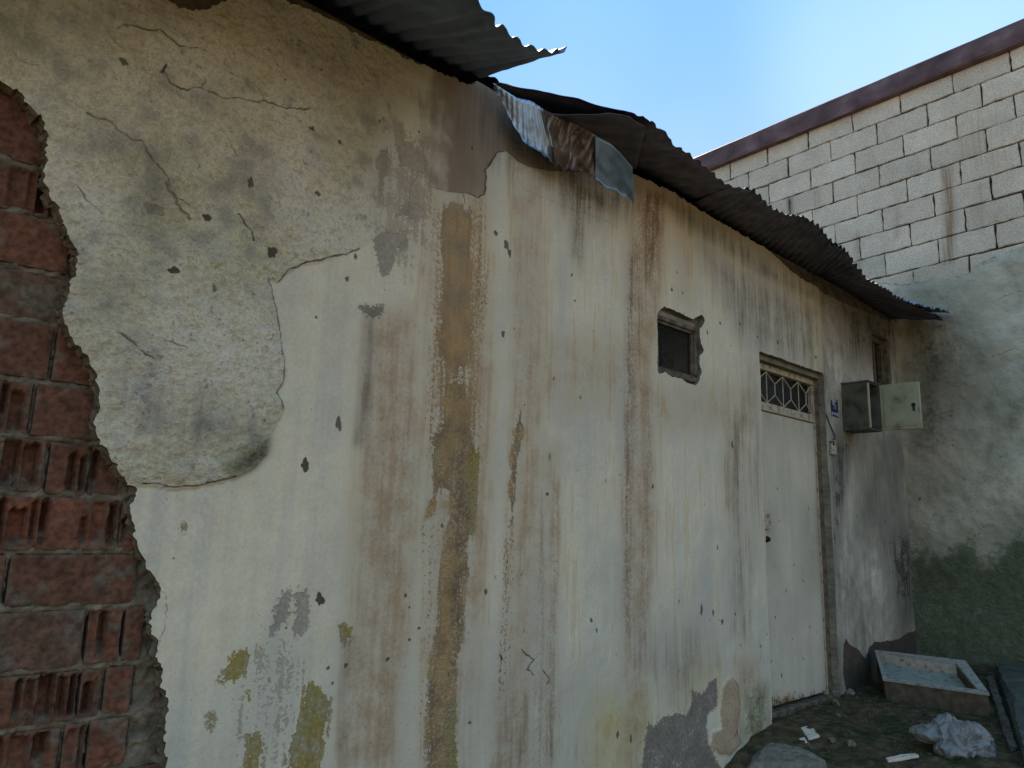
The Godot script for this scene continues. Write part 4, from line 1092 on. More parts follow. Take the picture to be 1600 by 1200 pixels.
func make_house():
	var house := thing("house", "long plastered house wall with bare bricks, stained paint, a metal door and rusty eaves", "house")
	var keep_outline := [-1.2, 2.75] + [0.235, 2.501, 0.333, 2.508, 0.364, 2.506, 0.387, 2.488, 0.401, 2.457, 0.428, 2.44, 0.466, 2.418, 0.476, 2.378, 0.478, 2.323, 0.474, 2.267, 0.49, 2.219, 0.511, 2.165, 0.528, 2.162, 0.542, 2.117, 0.562, 2.073, 0.59, 2.044, 0.6, 2.004, 0.598, 1.96, 0.6, 1.907, 0.589, 1.852, 0.587, 1.82, 0.601, 1.781, 0.615, 1.753, 0.651, 1.711, 0.679, 1.681, 0.706, 1.643, 0.718, 1.603, 0.723, 1.531, 0.721, 1.479, 0.74, 1.43, 0.762, 1.407, 0.787, 1.368, 0.813, 1.329, 0.841, 1.304, 0.867, 1.286, 0.871, 1.264, 0.859, 1.232, 0.86, 1.191, 0.872, 1.151, 0.892, 1.11, 0.92, 1.059, 0.948, 1.018, 0.977, 0.983, 0.984, 0.956, 0.972, 0.916, 0.953, 0.882, 0.964, 0.836, 0.986, 0.804, 0.997, 0.753, 1.012, 0.732, 1.009, 0.683, 1.026, 0.632, 1.041, 0.61, 1.04, 0.542, 1.051, 0.462, 1.063, 0.402, 1.09, 0.225] + [0.98, -1.5, 9.0, -1.5, 9.0, 3.22] + [7.742, 3.285, 6.826, 3.231, 6.09, 3.217, 5.714, 3.233, 5.201, 3.328, 4.481, 3.337, 3.944, 3.364, 3.537, 3.344] + [3.0, 3.36, 2.6, 3.4] + [2.298, 3.416, 2.237, 3.363, 2.074, 3.337, 1.847, 3.31, 1.705, 3.297, 1.637, 3.295, 1.507, 3.291, 1.444, 3.286, 1.324, 3.274, 1.182, 3.263] + [1.1, 3.269, 0.96, 3.114, 0.928, 3.064, 0.872, 3.029, 0.816, 3.009, 0.769, 3.026, 0.726, 3.111] + [-1.2, 3.2]
	var win := [3.769, 2.129, 3.775, 2.47, 3.796, 2.531, 3.857, 2.578, 3.968, 2.573, 4.177, 2.559, 4.215, 2.584, 4.269, 2.613, 4.306, 2.582, 4.282, 2.541, 4.243, 2.512, 4.247, 2.418, 4.291, 2.37, 4.236, 2.322, 4.234, 2.266, 4.263, 2.228, 4.231, 2.172, 4.199, 2.126, 4.112, 2.125, 4.02, 2.14, 3.916, 2.14, 3.849, 2.157, 3.802, 2.138]
	var door := [DOOR[0], -0.8, DOOR[1], -0.8, DOOR[1], DOOR[3], DOOR[0], DOOR[3]]
	var narrow := [NARROW[0], NARROW[2], NARROW[1], NARROW[2], NARROW[1], NARROW[3], NARROW[0], NARROW[3] + 0.02]
	var plaster := Node3D.new()
	plaster.name = "plaster"
	house.add_child(plaster)
	var skirts := [start(), start()]
	for s in [sec_a, sec_b]:
		field(s, "keep", -0.5); field(s, "hole", -0.5)
		poly(s, "keep", keep_outline)
		for h in [win, door, narrow]: poly(s, "hole", h)
		var near: bool = s == sec_a
		var cell := 0.008 if near else 0.0125
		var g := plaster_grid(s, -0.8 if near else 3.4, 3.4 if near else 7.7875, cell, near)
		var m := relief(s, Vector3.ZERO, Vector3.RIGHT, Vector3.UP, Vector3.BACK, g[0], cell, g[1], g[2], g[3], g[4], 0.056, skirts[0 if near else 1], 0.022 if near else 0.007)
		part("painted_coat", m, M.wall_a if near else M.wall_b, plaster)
	part("broken_edge", skirts[0].commit(), M.mortar, plaster)
	part("opening_edge", skirts[1].commit(), M.reveal, plaster)
	# the wall behind the plaster, with its openings
	var core := start()
	var zf := -0.052; var zb := -0.30
	for b in [[1.15, 3.74, -0.8, 3.30], [3.74, 4.24, -0.8, 2.12], [3.74, 4.24, 2.56, 3.30], [4.24, 5.0, -0.8, 3.30], [5.0, 6.07, 2.505, 3.30], [5.0, 6.07, -0.8, -0.06], [6.07, 7.165, -0.8, 3.30], [7.165, 7.605, -0.8, 2.455], [7.165, 7.605, 3.085, 3.30], [7.605, 7.785, -0.8, 3.30], [-1.4, 1.15, 2.72, 3.30]]:
		box(core, Vector3(b[0], b[2], zb), Vector3(b[1], b[3], zf))
	box(core, Vector3(-1.4, -0.8, zb), Vector3(1.15, 2.72, -0.14))
	part("masonry", core.commit(), M.dark_concrete, house)
	# ring beam under the roof
	var beam := start()
	box(beam, Vector3(-1.4, 3.302, -0.32), Vector3(7.785, 3.375, -0.056), 0.01)
	part("ring_beam", beam.commit(), M.dark_concrete, house)
	# rooms behind: floor, back wall, end walls
	var rooms := start()
	box(rooms, Vector3(-1.4, -0.8, -4.3), Vector3(7.785, 4.45, -4.1))
	hexa(rooms, [Vector3(-1.40, 3.376, -0.06), Vector3(-1.40, 4.4, -4.1), Vector3(-1.25, 4.4, -4.1), Vector3(-1.25, 3.376, -0.06), Vector3(-1.40, 3.2, -0.32), Vector3(-1.40, 3.2, -4.1), Vector3(-1.25, 3.2, -4.1), Vector3(-1.25, 3.2, -0.32)])
	box(rooms, Vector3(-1.4, -0.8, -4.1), Vector3(-1.2, 3.198, -0.302))
	hexa(rooms, [Vector3(7.62, 3.34, -0.06), Vector3(7.62, 4.38, -4.1), Vector3(7.784, 4.38, -4.1), Vector3(7.784, 3.34, -0.06), Vector3(7.62, 3.1, -0.32), Vector3(7.62, 3.1, -4.1), Vector3(7.784, 3.1, -4.1), Vector3(7.784, 3.1, -0.32)])
	box(rooms, Vector3(7.62, -0.05, -4.1), Vector3(7.784, 3.098, -0.302))
	box(rooms, Vector3(4.55, -0.05, -4.1), Vector3(4.65, 3.5, -0.302))
	box(rooms, Vector3(-1.2, -0.2, -4.1), Vector3(7.785, -0.05, -0.302))
	part("inner_walls", rooms.commit(), M.inside, house)
	make_bricks(house)
	make_window(house)
	make_door(house)
	make_narrow_window(house)
	make_roof(house)
	var nail := start()
	tube(nail, [Vector3(0.62, 2.61, 0.0) + Vector3(0, 0, 0), Vector3(0.622, 2.612, 0.03)], 0.004)
	var np := [Vector3(0.786, 2.735, 0.02), Vector3(0.783, 2.74, 0.05), Vector3(0.782, 2.746, 0.075)]
	var n2 := start()
	tube(n2, [Vector3(np[0].x, np[0].y, -0.01), np[1], np[2]], 0.0045, 6)
	part("bent_nail", n2.commit(), M.rust, house)


func brick_mesh(w: float, h: float, kind: int, sd: int, slots: Array) -> ArrayMesh:
	# a hollow clay brick seen from its side; broken ones show the hollow cells, some with lumps of mortar inside
	var cell := 0.0065
	var nx := maxi(4, int(w / cell)); var ny := maxi(4, int(h / cell))
	var vs := PackedVector3Array(); var cs := PackedColorArray(); var ix := PackedInt32Array(); var ns := PackedVector3Array()
	var r := RandomNumberGenerator.new()
	r.seed = sd * 77 + 5
	var red := Color(0.245, 0.112, 0.072).lerp(Color(0.175, 0.096, 0.068), r.randf())
	if kind == 1: red = Color(0.190, 0.118, 0.088)
	var grey := Color(0.19, 0.175, 0.145)
	var hs := PackedFloat32Array()
	for j in ny + 1:
		for i in nx + 1:
			var x := w * i / nx; var y := h * j / ny
			var u := x / w; var v := y / h
			var sx := x + sd * 3.17; var sy := y + sd * 1.31
			var d := 0.0022 * nz.get_noise_2d(sx * 9.0, sy * 9.0) + 0.001 * nz.get_noise_2d(sx * 40.0, sy * 40.0)
			var e := minf(minf(x, w - x), minf(y, h - y)) + 0.004 * nz.get_noise_2d(sx * 22.0, sy * 22.0)
			d -= 0.006 * pow(1.0 - clampf(e / 0.004, 0, 1), 2.0)
			var smear := clampf(nz.get_noise_2d(sx * 5.0 + 30.0, sy * 5.0) * 3.0 + nz.get_noise_2d(sx * 24.0, sy * 24.0) * 1.2 - (0.45 if kind != 1 else -0.05), 0.0, 1.0)
			smear = maxf(smear, clampf(1.0 - e / 0.010 + nz.get_noise_2d(sx * 30.0, sy * 30.0), 0, 1) * 0.7)
			if kind == 1:
				d += 0.0022 * sin(TAU * x / 0.0135) * (1.0 - smear * 0.8)
			d += smear * 0.0035
			for s in slots:
				# s: left, right, bottom, top (shares of the brick), depth, lump height
				var wob := 0.003 * nz.get_noise_2d(sy * 14.0 + s[0] * 50.0, sx * 3.0)
				var ins := minf(minf(x - s[0] * w + wob, s[1] * w - x + wob), minf(y - s[2] * h, s[3] * h - y + 0.012 * nz.get_noise_2d(sx * 45.0, 3.0)))
				if ins > 0.0:
					var t := clampf(ins / 0.005, 0, 1)
					d = lerpf(d, -s[4], t)
					smear *= 1.0 - t
					var ly: float = (y - s[2] * h) - s[5] * h * (0.7 + 0.7 * nz.get_noise_2d(sx * 20.0, 7.0 + sd))
					if ly < 0.0:
						var bl := clampf(-ly / 0.012, 0, 1) * t
						d += bl * s[4] * (0.55 + 0.5 * nz.get_noise_2d(sx * 50.0, sy * 50.0))
						smear = maxf(smear, bl)
			hs.append(d)
			vs.append(Vector3(x, y, d))
			cs.append(red.lerp(grey, smear * 0.85) * (0.9 + 0.35 * nz.get_noise_2d(sx * 12.0, sy * 12.0)))
	for j in ny + 1:
		for i in nx + 1:
			var i0 := maxi(i - 1, 0); var i1 := mini(i + 1, nx); var j0 := maxi(j - 1, 0); var j1 := mini(j + 1, ny)
			ns.append(Vector3(-(hs[j * (nx + 1) + i1] - hs[j * (nx + 1) + i0]) / ((i1 - i0) * w / nx), -(hs[j1 * (nx + 1) + i] - hs[j0 * (nx + 1) + i]) / ((j1 - j0) * h / ny), 1.0).normalized())
	var n1 := nx + 1
	for j in ny:
		for i in nx:
			var a := j * n1 + i
			ix.append_array(PackedInt32Array([a, a + n1 + 1, a + 1, a, a + n1, a + n1 + 1]))
	# the sides, back into the wall
	var rim := []
	for i in nx: rim.append(i)
	for j in ny: rim.append(j * n1 + nx)
	for i in nx: rim.append(ny * n1 + nx - i)
	for j in ny: rim.append((ny - j) * n1)
	var first := vs.size()
	for q in rim:
		var p: Vector3 = vs[q]
		vs.append(p); cs.append(cs[q]); vs.append(Vector3(p.x, p.y, -0.085)); cs.append(cs[q])
		var o := Vector3(0, -1, 0)
		if p.x <= 0.0: o = Vector3(-1, 0, 0)
		elif p.x >= w: o = Vector3(1, 0, 0)
		elif p.y >= h: o = Vector3(0, 1, 0)
		ns.append(o); ns.append(o)
	var rn := rim.size()
	for q in rn:
		var a := first + 2 * q; var b := first + 2 * ((q + 1) % rn)
		ix.append_array(PackedInt32Array([a, b, b + 1, a, b + 1, a + 1]))
	var arr := []
	arr.resize(Mesh.ARRAY_MAX)
	arr[Mesh.ARRAY_VERTEX] = vs; arr[Mesh.ARRAY_NORMAL] = ns; arr[Mesh.ARRAY_COLOR] = cs; arr[Mesh.ARRAY_INDEX] = ix
	var m := ArrayMesh.new()
	m.add_surface_from_arrays(Mesh.PRIMITIVE_TRIANGLES, arr)
	return m


func cells(n: int, a: float, b: float, r: RandomNumberGenerator, bottom := 0.03, top := 0.97) -> Array:
	# n open cells between shares a and b of a brick; some walls are gone, some cells are shut
	var out := []
	var x := a
	var w := (b - a) / n
	while x < b - w * 0.4:
		var ww := w * r.randf_range(0.55, 1.5)
		if r.randf() < 0.8:
			var lo := bottom + (r.randf() * 0.3 if r.randf() < 0.3 else r.randf() * 0.06)
			var hi := top - (r.randf() * 0.35 if r.randf() < 0.3 else r.randf() * 0.06)
			out.append([x + w * 0.10, minf(x + ww - w * 0.10, b), lo, hi, r.randf_range(0.012, 0.055), r.randf_range(0.15, 0.6) if r.randf() < 0.7 else 0.0])
		x += ww
	return out


func make_bricks(house: Node3D):
	var wall := Node3D.new()
	wall.name = "brickwork"
	house.add_child(wall)
	var r := RandomNumberGenerator.new()
	r.seed = 4
	# course lines, bottom up, and where each course breaks into bricks: [right end, kind, open cells from, to, count]
	var ys := [-0.28, -0.10, 0.07, 0.245, 0.416, 0.574, 0.731, 0.915, 1.082, 1.256, 1.429, 1.604, 1.790, 1.953, 2.126, 2.290, 2.530, 2.705]
	var rows := [
		[[0.33, 0], [0.68, 2], [1.03, 0]], [[0.18, 2], [0.52, 0], [0.87, 0], [1.1, 2]], [[0.35, 0], [0.70, 2], [1.05, 0]], [[0.20, 1], [0.54, 2], [0.90, 0], [1.1, 0]],
		[[0.30, 2], [0.76, 3, 0.0, 1.0, 8], [0.83, 2], [0.955, 0]],
		[[0.34, 0], [0.55, 3, 0.0, 1.0, 3], [0.79, 3, 0.25, 1.0, 4], [0.86, 3, 0.1, 0.9, 2], [0.955, 0]],
		[[0.45, 1], [0.79, 1], [0.90, 3, 0.0, 0.75, 2], [0.97, 0]],
		[[0.25, 0], [0.555, 3, 0.35, 1.0, 3], [0.93, 0]],
		[[0.40, 2], [0.85, 3, 0.1, 1.0, 9], [0.95, 3, 0.0, 0.6, 1]],
		[[0.30, 3, 0.1, 1.0, 5], [0.62, 3, 0.45, 1.0, 4], [0.74, 3, 0.0, 1.0, 2], [0.84, 3, 0.0, 0.7, 2]],
		[[0.42, 2], [0.56, 3, 0.35, 1.0, 2], [0.80, 0]],
		[[0.25, 0], [0.594, 0], [0.80, 0]],
		[[0.40, 1], [0.68, 1], [0.78, 0]],
		[[0.22, 0], [0.605, 0], [0.72, 1]],
		[[0.30, 3, 0.2, 1.0, 5], [0.535, 3, 0.45, 1.0, 3], [0.68, 3, 0.0, 0.85, 2]],
		[[0.20, 0], [0.62, 0]],
		[[0.33, 0], [0.65, 0]]]
	var n := 0
	var joints := []
	var ends := []
	for k in rows.size():
		var left := -0.78 + 0.12 * (k % 2)
		var bricks: Array = [[-0.42 + 0.12 * (k % 2), 0], [-0.08 + 0.14 * (k % 2), (k % 3)]]
		for b in rows[k]:
			if b[0] > bricks[-1][0] + 0.06: bricks.append(b)
		for b in bricks:
			var w: float = b[0] - left - 0.013
			var h: float = ys[k + 1] - ys[k] - 0.015
			var kind: int = b[1]
			var slots := []
			if kind == 2: slots = cells(maxi(2, int(w / 0.05)), 0.05, 0.98, r)
			elif kind == 3: slots = cells(b[4], b[2], b[3], r)
			elif r.randf() < 0.25: slots = cells(1, 0.1 + 0.5 * r.randf(), 0.8, r, 0.3, 0.7) if w < 0.2 else []
			var m := brick_mesh(w, h, mini(kind, 2), n + 3, slots)
			var o := part("brick", m, M.brick, wall, Vector3(left, ys[k] + 0.008 + r.randf_range(-0.003, 0.003), -0.050 + r.randf_range(-0.005, 0.004)))
			o.rotation.z = r.randf_range(-0.006, 0.006)
			left = b[0]
			joints.append(Vector3(left - 0.006, ys[k], ys[k + 1]))
			n += 1
		ends.append(left)
	# bed and cross joints: one rough sheet of mortar behind the brick faces
	var cell := 0.011
	var rect := Rect2(-0.8, -0.6, 1.95, 3.35)
	var nx := int(rect.size.x / cell + 0.5) + 1; var ny := int(rect.size.y / cell + 0.5) + 1
	var keep := PackedFloat32Array(); keep.resize(nx * ny); keep.fill(1.0)
	var base := keep.duplicate()
	for j in ny:
		for i in nx:
			var x := -0.8 + i * cell; var y := -0.6 + j * cell
			base[j * nx + i] = -0.058 + 0.020 * nz.get_noise_2d(x * 14.0, y * 22.0) + 0.008 * nz.get_noise_2d(x * 50.0, y * 50.0)
			for k in rows.size():
				if y > ys[k] + 0.016 and y < ys[k + 1] - 0.016: base[j * nx + i] -= 0.012
	# cells of broken bricks reach behind it, so it is cut back to the joints
	for k in rows.size():
		for j in ny:
			var y := -0.6 + j * cell
			if y > ys[k] + 0.024 and y < ys[k + 1] - 0.020:
				for i in nx:
					var x := -0.8 + i * cell
					var shut: bool = x > ends[k] - 0.008
					for q in joints:
						if absf(q.x - x) < 0.010 and y > q.y and y < q.z: shut = true
					if not shut: base[j * nx + i] = minf(base[j * nx + i], -0.115)
	var m2 := relief({"x0": -0.8, "x1": 1.15, "y0": -0.6, "y1": 2.75}, Vector3.ZERO, Vector3.RIGHT, Vector3.UP, Vector3.BACK, rect, cell, keep, PackedFloat32Array(), PackedFloat32Array(), base, 0.0, null)
	part("mortar", m2, M.mortar, wall)


func make_window(house: Node3D):
	var w := Node3D.new()
	w.name = "small_window"
	house.add_child(w)
	var f := start()
	var z0 := -0.060; var z1 := -0.018
	var x0 := 3.79; var x1 := 4.222; var y0 := 2.165; var y1 := 2.50
	for b in [[x0 - 0.03, x1 + 0.012, y1 - 0.014, y1 + 0.016], [x0 - 0.03, x1 + 0.012, y0 - 0.02, y0 + 0.024], [x0 - 0.03, x0 + 0.016, y0 + 0.0245, y1 - 0.0145], [x1 - 0.022, x1 + 0.012, y0 + 0.0245, y1 - 0.0145]]:
		box(f, Vector3(b[0], b[2], z0), Vector3(b[1], b[3], z1), 0.006, 0.003)
	box(f, Vector3(x0 + 0.0165, y1 - 0.032, z0 + 0.004), Vector3(x1 - 0.0225, y1 - 0.0145, z1 - 0.012), 0.004, 0.002)
	box(f, Vector3(x1 - 0.034, y0 + 0.025, z0 + 0.004), Vector3(x1 - 0.0225, y1 - 0.033, z1 - 0.012), 0.003, 0.001)
	part("window_frame", f.commit(), M.old_wood, w)
	var g := start()
	box(g, Vector3(x0 + 0.017, y0 + 0.025, z0 + 0.010), Vector3(x1 - 0.035, y1 - 0.033, z0 + 0.014))
	part("window_pane", g.commit(), M.glass, w)
	# mortar left round the frame
	var st := start()
	for b in [[3.742, 3.758, 2.12, 2.56], [4.2345, 4.2395, 2.12, 2.56], [3.759, 4.234, 2.518, 2.558], [3.759, 4.234, 2.122, 2.143]]:
		box(st, Vector3(b[0], b[2], -0.20), Vector3(b[1], b[3], -0.04), 0.006, 0.004)
	part("window_bedding", st.commit(), M.reveal, w)


func make_door(house: Node3D):
	var d := Node3D.new()
	d.name = "door"
	house.add_child(d)
	var zf := -0.105
	var xl := 5.03; var xr := 6.075
	# opening: reveal and soffit are plastered
	var rv := start()
	box(rv, Vector3(6.0765, -0.05, -0.20), Vector3(6.10, 2.49, -0.045), 0.004)
	box(rv, Vector3(5.005, 2.4605, -0.20), Vector3(6.10, 2.503, -0.045), 0.004)
	box(rv, Vector3(4.985, -0.05, -0.20), Vector3(5.015, 2.459, -0.045), 0.004)
	part("door_reveal", rv.commit(), M.reveal, d)
	var f := start()
	box(f, Vector3(xl - 0.01, 2.412, zf - 0.05), Vector3(xr, 2.459, zf + 0.012), 0.004)
	box(f, Vector3(xl - 0.01, 2.10, zf - 0.05), Vector3(xr, 2.165, zf + 0.012), 0.005)
	box(f, Vector3(xl - 0.01, -0.02, zf - 0.05), Vector3(xl + 0.035, 2.0995, zf + 0.010), 0.004)
	box(f, Vector3(xr - 0.022, -0.02, zf - 0.05), Vector3(xr, 2.0995, zf + 0.014), 0.004)
	box(f, Vector3(xr - 0.022, 2.1655, zf - 0.05), Vector3(xr, 2.4115, zf + 0.010), 0.004)
	box(f, Vector3(xl - 0.01, 2.1655, zf - 0.05), Vector3(xl + 0.035, 2.4115, zf + 0.010), 0.004)
	part("door_frame", f.commit(), M.frame, d)
	var leaf := start()
	box(leaf, Vector3(xl + 0.038, 0.03, zf - 0.042), Vector3(xr - 0.030, 2.088, zf - 0.002), 0.004, 0.002)
	var back := leaf.commit()
	var cell := 0.02
	var lr := Rect2(5.072, 0.033, 0.970, 2.052)
	var ln := (int(lr.size.x / cell + 0.5) + 1) * (int(lr.size.y / cell + 0.5) + 1)
	var one := PackedFloat32Array(); one.resize(ln); one.fill(1.0)
	var flat := PackedFloat32Array(); flat.resize(ln)
	var nx := int(lr.size.x / cell + 0.5) + 1
	for k in ln:
		var lx := 5.072 + (k % nx) * cell; var ly := 0.033 + (k / nx) * cell
		flat[k] = 0.003 * nz.get_noise_2d(lx * 1.5, ly * 1.2) + 0.0012 * nz.get_noise_2d(lx * 6.0, ly * 5.0)
	var lm := relief(sec_d, Vector3(0, 0, zf + 0.0015), Vector3.RIGHT, Vector3.UP, Vector3.BACK, lr, cell, one, PackedFloat32Array(), PackedFloat32Array(), flat, 0.0, null)
	var lf := part("door_leaf", back, M.door, d)
	part("front_sheet", lm, M.door_sheet, d)
	var sill := start()
	box(sill, Vector3(4.99, -0.07, -0.24), Vector3(6.09, 0.012, -0.055), 0.01, 0.006)
	box(sill, Vector3(5.0, -0.12, -0.054), Vector3(6.07, -0.035, 0.02), 0.012, 0.008)
	part("door_sill", sill.commit(), M.old_wood, d)
	# lock plate, hasp and knob
	var lp := start()
	box(lp, Vector3(5.105, 1.235, zf - 0.003), Vector3(5.255, 1.345, zf + 0.022), 0.004)
	box(lp, Vector3(5.110, 1.262, zf + 0.0225), Vector3(5.245, 1.270, zf + 0.025))
	part("lock_box", lp.commit(), M.frame, d)
	var kn := start()
	tube(kn, [Vector3(5.135, 1.165, zf - 0.005), Vector3(5.135, 1.165, zf + 0.012)], 0.030, 12)
	tube(kn, [Vector3(5.135, 1.165, zf + 0.012), Vector3(5.135, 1.165, zf + 0.045)], 0.012, 10)
	tube(kn, [Vector3(5.135, 1.165, zf + 0.045), Vector3(5.135, 1.165, zf + 0.070)], 0.024, 12, 0.014)
	part("door_knob", kn.commit(), M.black, d)
	# fanlight: pane behind a welded grille
	var g := start()
	box(g, Vector3(xl + 0.036, 2.166, zf - 0.040), Vector3(xr - 0.023, 2.411, zf - 0.036))
	part("fanlight_pane", g.commit(), M.dusty_glass, d)
	var yt := 2.408; var yb := 2.168
	var zt := zf - 0.006
	for k in 4:
		var x := 5.311 + 0.2575 * k
		if k < 3 or true:
			var bar := start()
			tube(bar, [Vector3(minf(x, xr - 0.024), yb, zt), Vector3(minf(x, xr - 0.024), yt, zt)], 0.0045, 6)
			part("grille_bar", bar.commit(), M.frame, d)
		var xm := x - 0.129
		var y := start()
		tube(y, [Vector3(minf(x, xr - 0.024), yt, zt), Vector3(xm, 2.330, zt)], 0.0045, 6)
		tube(y, [Vector3(maxf(x - 0.2575, xl + 0.036), yt, zt), Vector3(xm, 2.330, zt)], 0.0045, 6)
		tube(y, [Vector3(xm, 2.332, zt), Vector3(xm, 2.244, zt)], 0.0045, 6)
		tube(y, [Vector3(xm, 2.246, zt), Vector3(maxf(x - 0.2575, xl + 0.036), yb, zt)], 0.0045, 6)
		tube(y, [Vector3(xm, 2.246, zt), Vector3(minf(x, xr - 0.024), yb, zt)], 0.0045, 6)
		part("grille_bar", y.commit(), M.frame, d)


func make_narrow_window(house: Node3D):
	var w := Node3D.new()
	w.name = "narrow_window"
	house.add_child(w)
	var f := start()
	var x0: float = NARROW[0]; var x1: float = NARROW[1]; var y0: float = NARROW[2]; var y1: float = NARROW[3]
	var z0 := -0.15; var z1 := -0.085
	box(f, Vector3(x0 - 0.004, y0, z0), Vector3(x0 + 0.05, y1, z1), 0.006, 0.003)
	box(f, Vector3(x1 - 0.05, y0, z0), Vector3(x1 + 0.004, y1, z1), 0.006, 0.003)
	box(f, Vector3(x0 + 0.0505, y1 - 0.05, z0), Vector3(x1 - 0.0505, y1, z1), 0.006, 0.003)
	box(f, Vector3(x0 + 0.0505, y0, z0), Vector3(x1 - 0.0505, y0 + 0.05, z1), 0.006, 0.003)
	box(f, Vector3(x0 + 0.21, y0 + 0.0505, z0 + 0.01), Vector3(x0 + 0.245, y1 - 0.0505, z1 - 0.01), 0.004, 0.002)
	part("window_frame", f.commit(), M.old_wood, w)
	var g := start()
	box(g, Vector3(x0 + 0.051, y0 + 0.051, z0 + 0.02), Vector3(x0 + 0.209, y1 - 0.051, z0 + 0.024))
	box(g, Vector3(x0 + 0.246, y0 + 0.051, z0 + 0.02), Vector3(x1 - 0.051, y1 - 0.051, z0 + 0.024))
	part("window_pane", g.commit(), M.glass, w)


# ---------------------------------------------------------------- roof

func along(pts: Array, t: float) -> Vector3:
	# t 0..1 by length
	var total := 0.0
	for i in pts.size() - 1: total += pts[i].distance_to(pts[i + 1])
	var want := t * total
	for i in pts.size() - 1:
		var l: float = pts[i].distance_to(pts[i + 1])
		if want <= l or i == pts.size() - 2:
			return pts[i].lerp(pts[i + 1], clampf(want / maxf(l, 1e-6), 0, 1))
		want -= l
	return pts[-1]


func sheet(inner: Array, outer: Array, wave: float, amp: float, sd: int, ragged: float, across := 14, sag := 0.0) -> ArrayMesh:
	# corrugated metal between two edges; the waves run from the inner edge to the outer one
	var length := 0.0
	for i in outer.size() - 1: length += outer[i].distance_to(outer[i + 1])
	var nu := maxi(12, int(length / wave * 10.0))
	var nv := across
	var P := []
	for i in nu + 1:
		var u := float(i) / nu
		var a := along(inner, u); var b := along(outer, u)
		b += (b - a).normalized() * ragged * (nz.get_noise_2d(u * length * 7.0, sd * 3.0) + 0.7 * nz2.get_noise_2d(u * length * 22.0, sd * 5.0))
		var row := []
		for j in nv + 1: row.append(a.lerp(b, float(j) / nv))
		P.append(row)
	var top := []
	var th := 0.0025
	var N := []
	for i in nu + 1:
		var nrow := []
		for j in nv + 1:
			var du: Vector3 = P[mini(i + 1, nu)][j] - P[maxi(i - 1, 0)][j]
			var dv: Vector3 = P[i][mini(j + 1, nv)] - P[i][maxi(j - 1, 0)]
			var n := dv.cross(du).normalized()
			if n.y < 0.0: n = -n
			nrow.append(n)
		N.append(nrow)
	var vs := PackedVector3Array(); var ix := PackedInt32Array()
	for side in 2:
		for i in nu + 1:
			for j in nv + 1:
				var u := float(i) / nu; var v := float(j) / nv
				var off := amp * sin(TAU * u * length / wave) * (0.75 + 0.5 * nz.get_noise_2d(u * length * 2.0, v * 2.0 + sd))
				off += 0.022 * nz.get_noise_2d(u * length * 1.6 + sd * 7.0, v * 1.3) * v + 0.003 * nz.get_noise_2d(u * length * 4.0, v * 2.0 + sd)
				off -= sag * sin(PI * u) * v
				vs.append(P[i][j] + N[i][j] * (off - (th if side else 0.0)))
	var n1 := nv + 1
	var half := (nu + 1) * n1
	for i in nu:
		for j in nv:
			var a := i * n1 + j; var b := a + n1
			ix.append_array(PackedInt32Array([a, a + 1, b + 1, a, b + 1, b]))
			ix.append_array(PackedInt32Array([half + a, half + b + 1, half + a + 1, half + a, half + b, half + b + 1]))
	for i in nu:
		for j in [0, nv]:
			var a: int = i * n1 + j; var b := a + n1
			ix.append_array(PackedInt32Array([a, b, half + b, a, half + b, half + a]))
	for j in nv:
		for i in [0, nu]:
			var a: int = i * n1 + j; var b := a + 1
			ix.append_array(PackedInt32Array([a, b, half + b, a, half + b, half + a]))
	var arr := []
	arr.resize(Mesh.ARRAY_MAX)
	arr[Mesh.ARRAY_VERTEX] = vs; arr[Mesh.ARRAY_INDEX] = ix
	var st := SurfaceTool.new()
	st.create_from_arrays(arr)
	st.generate_normals()
	return st.commit()


